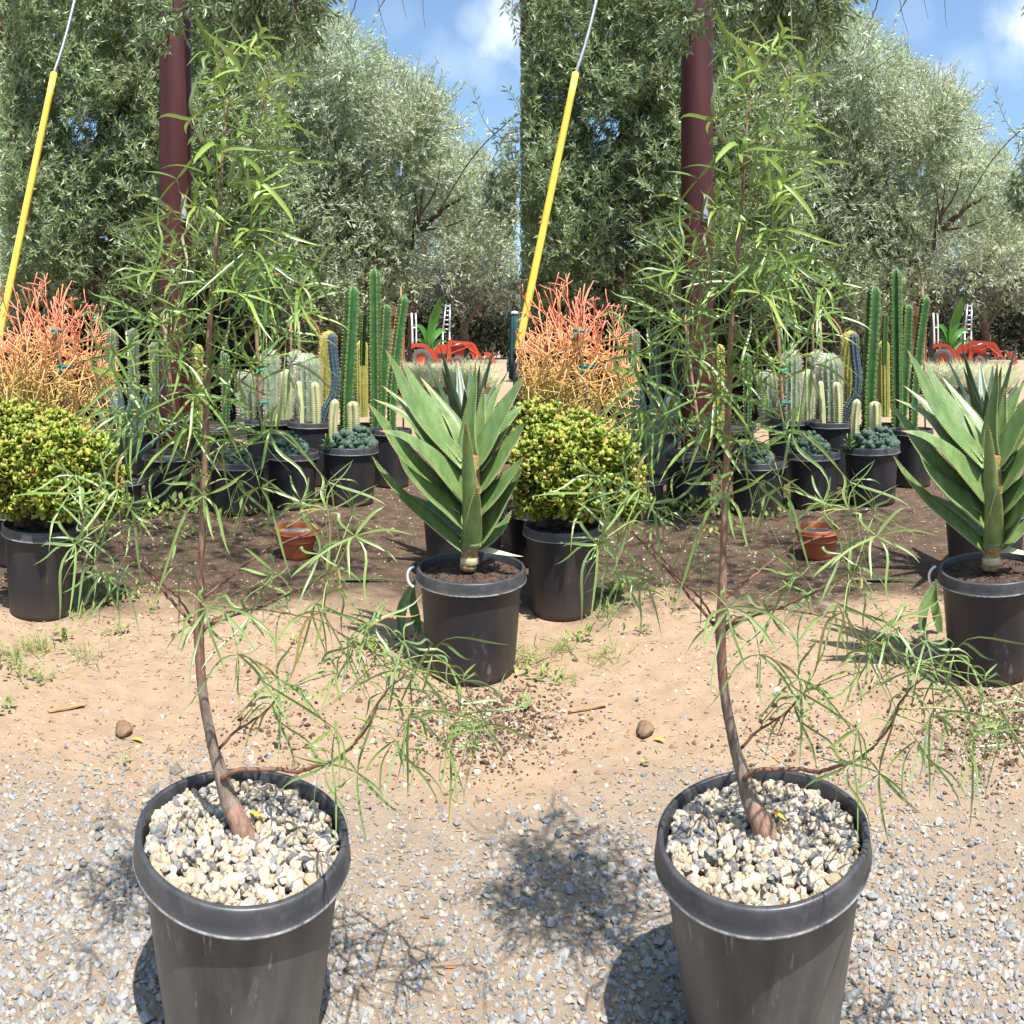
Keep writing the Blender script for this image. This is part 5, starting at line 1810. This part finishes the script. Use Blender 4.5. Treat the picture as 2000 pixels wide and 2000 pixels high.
for d in (-.42, .42):
    mb = MB()
    V, q = prism([T_(*p)[[0, 2]] for p in [(872, 702), (875, 668), (879, 662), (887, 666), (882, 672), (881, 702)]], d - .05, d + .05); mb.add(V, q)
    V, q = prism([T_(*p)[[0, 2]] for p in [(881, 665), (921, 668), (927, 672), (942, 700), (938, 703), (920, 675), (882, 671)]], d - .045, d + .045); mb.add(V, q)
    V, q = prism([T_(*p)[[0, 2]] for p in [(912, 674), (922, 674), (932, 700), (926, 702)]], d - .03, d + .03); mb.add(V, q)
    mb.add(*tube([T_(882, 690, d), T_(918, 676, d)], .035, 8)); mb.add(*tube([T_(905, 672, d), T_(938, 698, d)], .03, 8))
    mb.obj('loader_arm', M['orange'], o, smooth=False)
mb = MB()
V, q = prism([T_(*p)[[0, 2]] for p in [(946, 694), (952, 687), (962, 692), (967, 708), (960, 713), (950, 712), (958, 706), (956, 698)]], -.7, .7); mb.add(V, q); mb.obj('bucket', M['orange'], o, smooth=False)
mb = MB()
for d in (-.35, .35):
    mb.add(*tube(spline([T_(806, 676, d), T_(805, 640, d), T_(804, 616, d)], 8), .05, 8)); mb.add(*tube(spline([T_(813, 676, d), T_(813, 640, d), T_(812, 616, d)], 8), .04, 8))
mb.add(*tube([T_(804, 615, -.36), T_(804, 613, .36)], .06, 8)); mb.add(*tube([T_(812, 615, -.36), T_(812, 613, .36)], .05, 8)); mb.add(*tube([T_(805, 640, -.35), T_(813, 640, -.35)], .04, 8))
mb.obj('roll_bar', M['white_paint'], o)
mb = MB()
V, q = box(T_(832, 684) + [0, 0, 0], (.45, .45, .1)); mb.add(V, q); V, q = box(T_(823, 676), (.1, .45, .45)); mb.add(V, q); mb.obj('seat', M['dark_metal'], o, smooth=False)
mb = MB(); mb.add(*tube([T_(848, 690), T_(843, 676)], .025, 6)); P = np.array([[0.04 * cos(t), .17 * sin(t), .17 * cos(t)] for t in np.linspace(0, 2 * pi, 18)]); mb.add(*tube(P + T_(842, 675), .018, 6)); mb.obj('steering_wheel', M['dark_metal'], o)

mb = MB(); V, q = box(T_(872, 694), (.9, .6, .22)); mb.add(V, q); mb.obj('engine', M['dark_metal'], o, smooth=False)
mb = MB(); V, q = box(T_(906, 690), (.06, .42, .34)); mb.add(V, q); mb.obj('radiator', M['dark_metal'], o, smooth=False)
mb = MB(); mb.add(*tube([T_(862, 676), T_(862, 655)], .03, 8)); mb.obj('exhaust_pipe', M['dark_metal'], o)
for px_, rr_ in ((824, .09), (893, .07)):
    mb = MB(); mb.add(*tube([T_(px_, 700, -.5), T_(px_, 700, .5)], rr_, 8)); mb.obj('axle', M['dark_metal'], o)
for d in (-.42, .42):
    mb = MB(); mb.add(*tube([T_(880, 676, d - .08), T_(900, 671, d - .08)], .022, 6)); mb.obj('hydraulic_ram', M['metal'], o)
o = root('ladder', 870, 41, 'aluminium ladder leaning in the shade beside the banana leaves behind the tractor, {s} half', 'ladder', 'aluminium ladders')
LL = Loc(870, 41)
for (xa, xb) in [(865, 871), (878, 879)]:
    mb = MB(); mb.add(*tube([LL(xa, 648, 0), LL(xb, 594, .6)], .05, 6)); mb.obj('rail', M['metal'], o)
for k in range(6):
    f = k / 5
    mb = MB(); mb.add(*tube([LL(865 + 6 * f, 643 - 45 * f, .55 * f + .03), LL(878 + 1 * f, 643 - 45 * f, .55 * f + .03)], .035, 6)); mb.obj('rung', M['metal'], o)
mb = MB(); mb.add(*tube([LL(865, 648, 0), LL(865, 722, -.3)], .05, 6)); mb.add(*tube([LL(878, 648, 0), LL(878, 722, -.3)], .05, 6)); mb.obj('lower_section', M['metal'], o)

o = root('banana_plant', 838, 39.5, 'banana plant with one tall upright leaf behind the tractor, {s} half', 'banana plant', 'banana plants')
LB = Loc(838, 39.5)
mb = MB()
bl_prof = lambda s: np.sin(np.pi * np.clip(.05 + s * .93, 0, 1)) ** .8
for pts_, w in [([(836, 690), (842, 640), (852, 605), (860, 580)], .55), ([(836, 690), (832, 660), (822, 640), (808, 634)], .32), ([(838, 690), (846, 660), (860, 646), (872, 650)], .32), ([(834, 690), (826, 668), (812, 662)], .25), ([(840, 690), (856, 668), (874, 668)], .25), ([(838, 690), (840, 655), (846, 640), (856, 632)], .28)]:
    P = spline([LB(x, y, rt.normal(0, .2)) for x, y in pts_], 14)
    leaflet(mb, P, w, nrm(np.array([.45, -.8, .3])), r=float(rt.uniform(.3, .8)), prof=bl_prof)
mb.obj('leaf', M['banana'], o)
mb = MB(); mb.add(*tube([[0, 0, 0], LB(838, 690)], [.12, .07], 9)); mb.obj('stem', M['tree_bark'], o)

o = root('garden_shed', 760, 31, 'rust-brown board shed half hidden behind the tall green columns, {s} half', 'shed', 'rust-brown sheds')
mb = MB()
for k in range(8):
    V, q = box((-.55 + k * .16, 0, 1.25), (.152, 1.4, 2.5), bev=.006); mb.add(V, q)
mb.obj('wall', M['shed'], o, smooth=False)
mb = MB(); V, q = prism([(-.85, 2.42), (.82, 2.42), (.82, 2.5), (0, 2.95), (-.85, 2.5)], -.95, .95); mb.add(V, q); mb.obj('roof', M['roof'], o, smooth=False)
mb = MB(); mb.add(*box((.1, -.725, 1.0), (.6, .04, 1.9))); dr = mb.obj('door', M['timber'], o, smooth=False)
mb = MB(); mb.add(*tube([[.34, -.76, 1.0], [.34, -.80, 1.05], [.34, -.76, 1.1]], .015, 6)); mb.obj('handle', M['metal'], dr)

o = root('red_bucket', 666, 24, 'red bucket with white top left of the tall green columns, {s} half', 'bucket', 'red buckets', z=.70)
mb = MB(); V, q = lathe([(.001, 0), (.11, 0), (.14, .28), (.15, .28), (.15, .30), (.135, .30)], 24); mb.add(V, q); mb.obj('body', M['red_plastic'], o)
mb = MB(); V, q = lathe([(.152, .30), (.13, .36), (.05, .40), (.001, .41)], 24); mb.add(V, q); mb.obj('lid', M['white_paint'], o)
o = root('work_bench', 664, 24, 'low weathered timber bench under the red bucket, {s} half', 'bench', 'timber benches')
mb = MB(); mb.add(*box((0, 0, .67), (1.0, .4, .06))); mb.obj('top', M['timber'], o, smooth=False)
for x in (-.42, .42):
    for y in (-.14, .14):
        mb = MB(); mb.add(*box((x, y, .318), (.07, .07, .636))); mb.obj('leg', M['timber'], o, smooth=False)

o = root('patio_umbrella', 1005, 8.6, 'furled dark teal parasol with white cap at the right edge, {s} half', 'umbrella', 'furled teal parasols')
LU = Loc(1005, 8.6)
mb = MB()
an = np.linspace(0, 2 * pi, 48, endpoint=False)
V = []
zz = [(.062, H - (740 - HY) / F * 8.6), (.060, H - (700 - HY) / F * 8.6), (.052, H - (650 - HY) / F * 8.6), (.046, H - (618 - HY) / F * 8.6), (.02, H - (612 - HY) / F * 8.6)]
for r, z in zz:
    V.append(np.stack([r * (1 + .10 * cos_(8 * an)) * cos_(an), r * (1 + .1 * cos_(8 * an)) * sin_(an), np.full(48, z)], 1))
i, j = np.meshgrid(np.arange(4), np.arange(48), indexing='ij')
q = np.stack([i * 48 + j, i * 48 + (j + 1) % 48, (i + 1) * 48 + (j + 1) % 48, (i + 1) * 48 + j], -1).reshape(-1, 4)
mb.add(np.concatenate(V), [q, np.arange(48)[::-1][None], (np.arange(48) + 192)[None]]); mb.obj('canopy', M['teal'], o)
mb = MB(); V, q = lathe([(.001, zz[4][1] + .03), (.035, zz[4][1] + .02), (.05, zz[4][1] - .01), (.001, zz[4][1] - .012)], 24); mb.add(V, q); mb.obj('cap', M['white_paint'], o)
mb = MB(); mb.add(*tube([[0, 0, .05], [0, 0, zz[0][1] + .05]], .02, 10)); mb.obj('pole', M['metal'], o)
mb = MB(); V, q = lathe([(.001, .07), (.04, .07), (.19, .05), (.2, .0), (.001, .0)], 28); mb.add(V, q); mb.obj('base', M['dark_metal'], o)

# bed of pale tufted grass with a timber edge, and a low shrub row
r = np.random.default_rng(31)
mb = MB()
for tw in (0, 1019):
    for k in range(620):
        px, D = r.uniform(590, 955) + tw, r.uniform(19.5, 26)
        if px - tw < 740 and r.uniform() < .35:
            continue
        a = (px - 1000) / F
        c = np.array([D * sin(a), D * cos(a), 0])
        hh_ = r.uniform(.5, .95)
        n = 26
        d = nrm(np.stack([r.normal(0, .5, n), r.normal(0, .5, n), np.full(n, 1.)], 1))
        A = c + np.stack([r.normal(0, .10, n), r.normal(0, .10, n), np.zeros(n)], 1)
        l_ = hh_ * r.uniform(.6, 1.15, n)
        Bm = A + d * (l_ * .6)[:, None]
        C2 = Bm + nrm(d * [1.6, 1.6, .35]) * (l_ * .45)[:, None]
        w = .010
        s = nrm(np.cross(d, [0.2, 1., 0])) * w
        V = np.stack([A - s, A + s, Bm + s * .8, Bm - s * .8, C2], 1).reshape(-1, 3)
        b = (np.arange(n) * 5)[:, None]
        mb.add(V, [np.array([[0, 1, 2, 3]]) + b, np.array([[3, 2, 4]]) + b], r=np.repeat(r.uniform(.1, .97, n), 5))
mb.obj('tufted_grass', M['grass_pale'], None, kind='stuff')
o = root('timber_edging', 850, 19.2, 'low weathered timber edging along the pale grass bed, {s} half', 'edging', 'timber edgings')
LE = Loc(850, 19.2)
mb = MB()
P0, P1 = LE(742, 745, .3), LE(975, 745, .3)
for k in range(5):
    f0, f1 = k / 5, (k + .985) / 5
    A, B_ = P0 * (1 - f0) + P1 * f0, P0 * (1 - f1) + P1 * f1
    V, q = box(((A + B_) / 2) * [1, 1, 0] + [0, 0, .09], (np.linalg.norm((B_ - A)[:2]), .1, .18)); mb.add(V, q)
mb.obj('board', M['timber'], o, smooth=False)
mb = MB()
r = np.random.default_rng(33)
for tw in (0, 1019):      # arching dark grass at the right edge behind the aloes
    for (px, D, n, hh_) in [(985, 11, 90, .75), (965, 12.5, 60, .6), (1000, 9.8, 60, .55)]:
        a = (px + tw - 1000) / F
        for k in range(n):
            b = np.array([D * sin(a), D * cos(a), 0]) + np.append(r.normal(0, .10, 2), 0)
            d = nrm(np.append(r.normal(0, .55, 2), 1.))
            if d[0] > .25 and px > 980:
                d[0] *= -1
            s = np.linspace(0, 1, 8)[:, None]
            P = b + d * hh_ * 1.2 * s + np.array([d[0] * .8, d[1] * .8, -.55]) * hh_ * s ** 2
            leaflet(mb, P, .012, nrm(np.array([0, 0, 1.]) + d * -.4), r=float(r.uniform(.0, .7)))
mb.obj('arching_grass', M['weed'], None, kind='stuff')

# ------------------------------------------------------------------ the second bed: every thing again, turned about the standing place


def again(src, parent=None):
    c = src.copy()
    COL.objects.link(c)
    if parent is not None:
        c.parent = parent
    for ch in src.children:
        again(ch, c)
    return c


ct, st_ = cos(-TWIN), sin(-TWIN)
for o in list(REPEAT):
    c = again(o)
    x, y, z = o.location
    c.location = (x * ct - y * st_, x * st_ + y * ct, z)
    c.rotation_euler = (o.rotation_euler[0], o.rotation_euler[1], o.rotation_euler[2] - TWIN)
    if o is tl:
        for ch in c.children:
            if ch.name.startswith('crown'):
                ch.data = OTHER_CROWN
    for p, s in ((o, 'left'), (c, 'right')):
        if 'label' in p.keys():
            p['label'] = p['label'].replace('{s}', s)
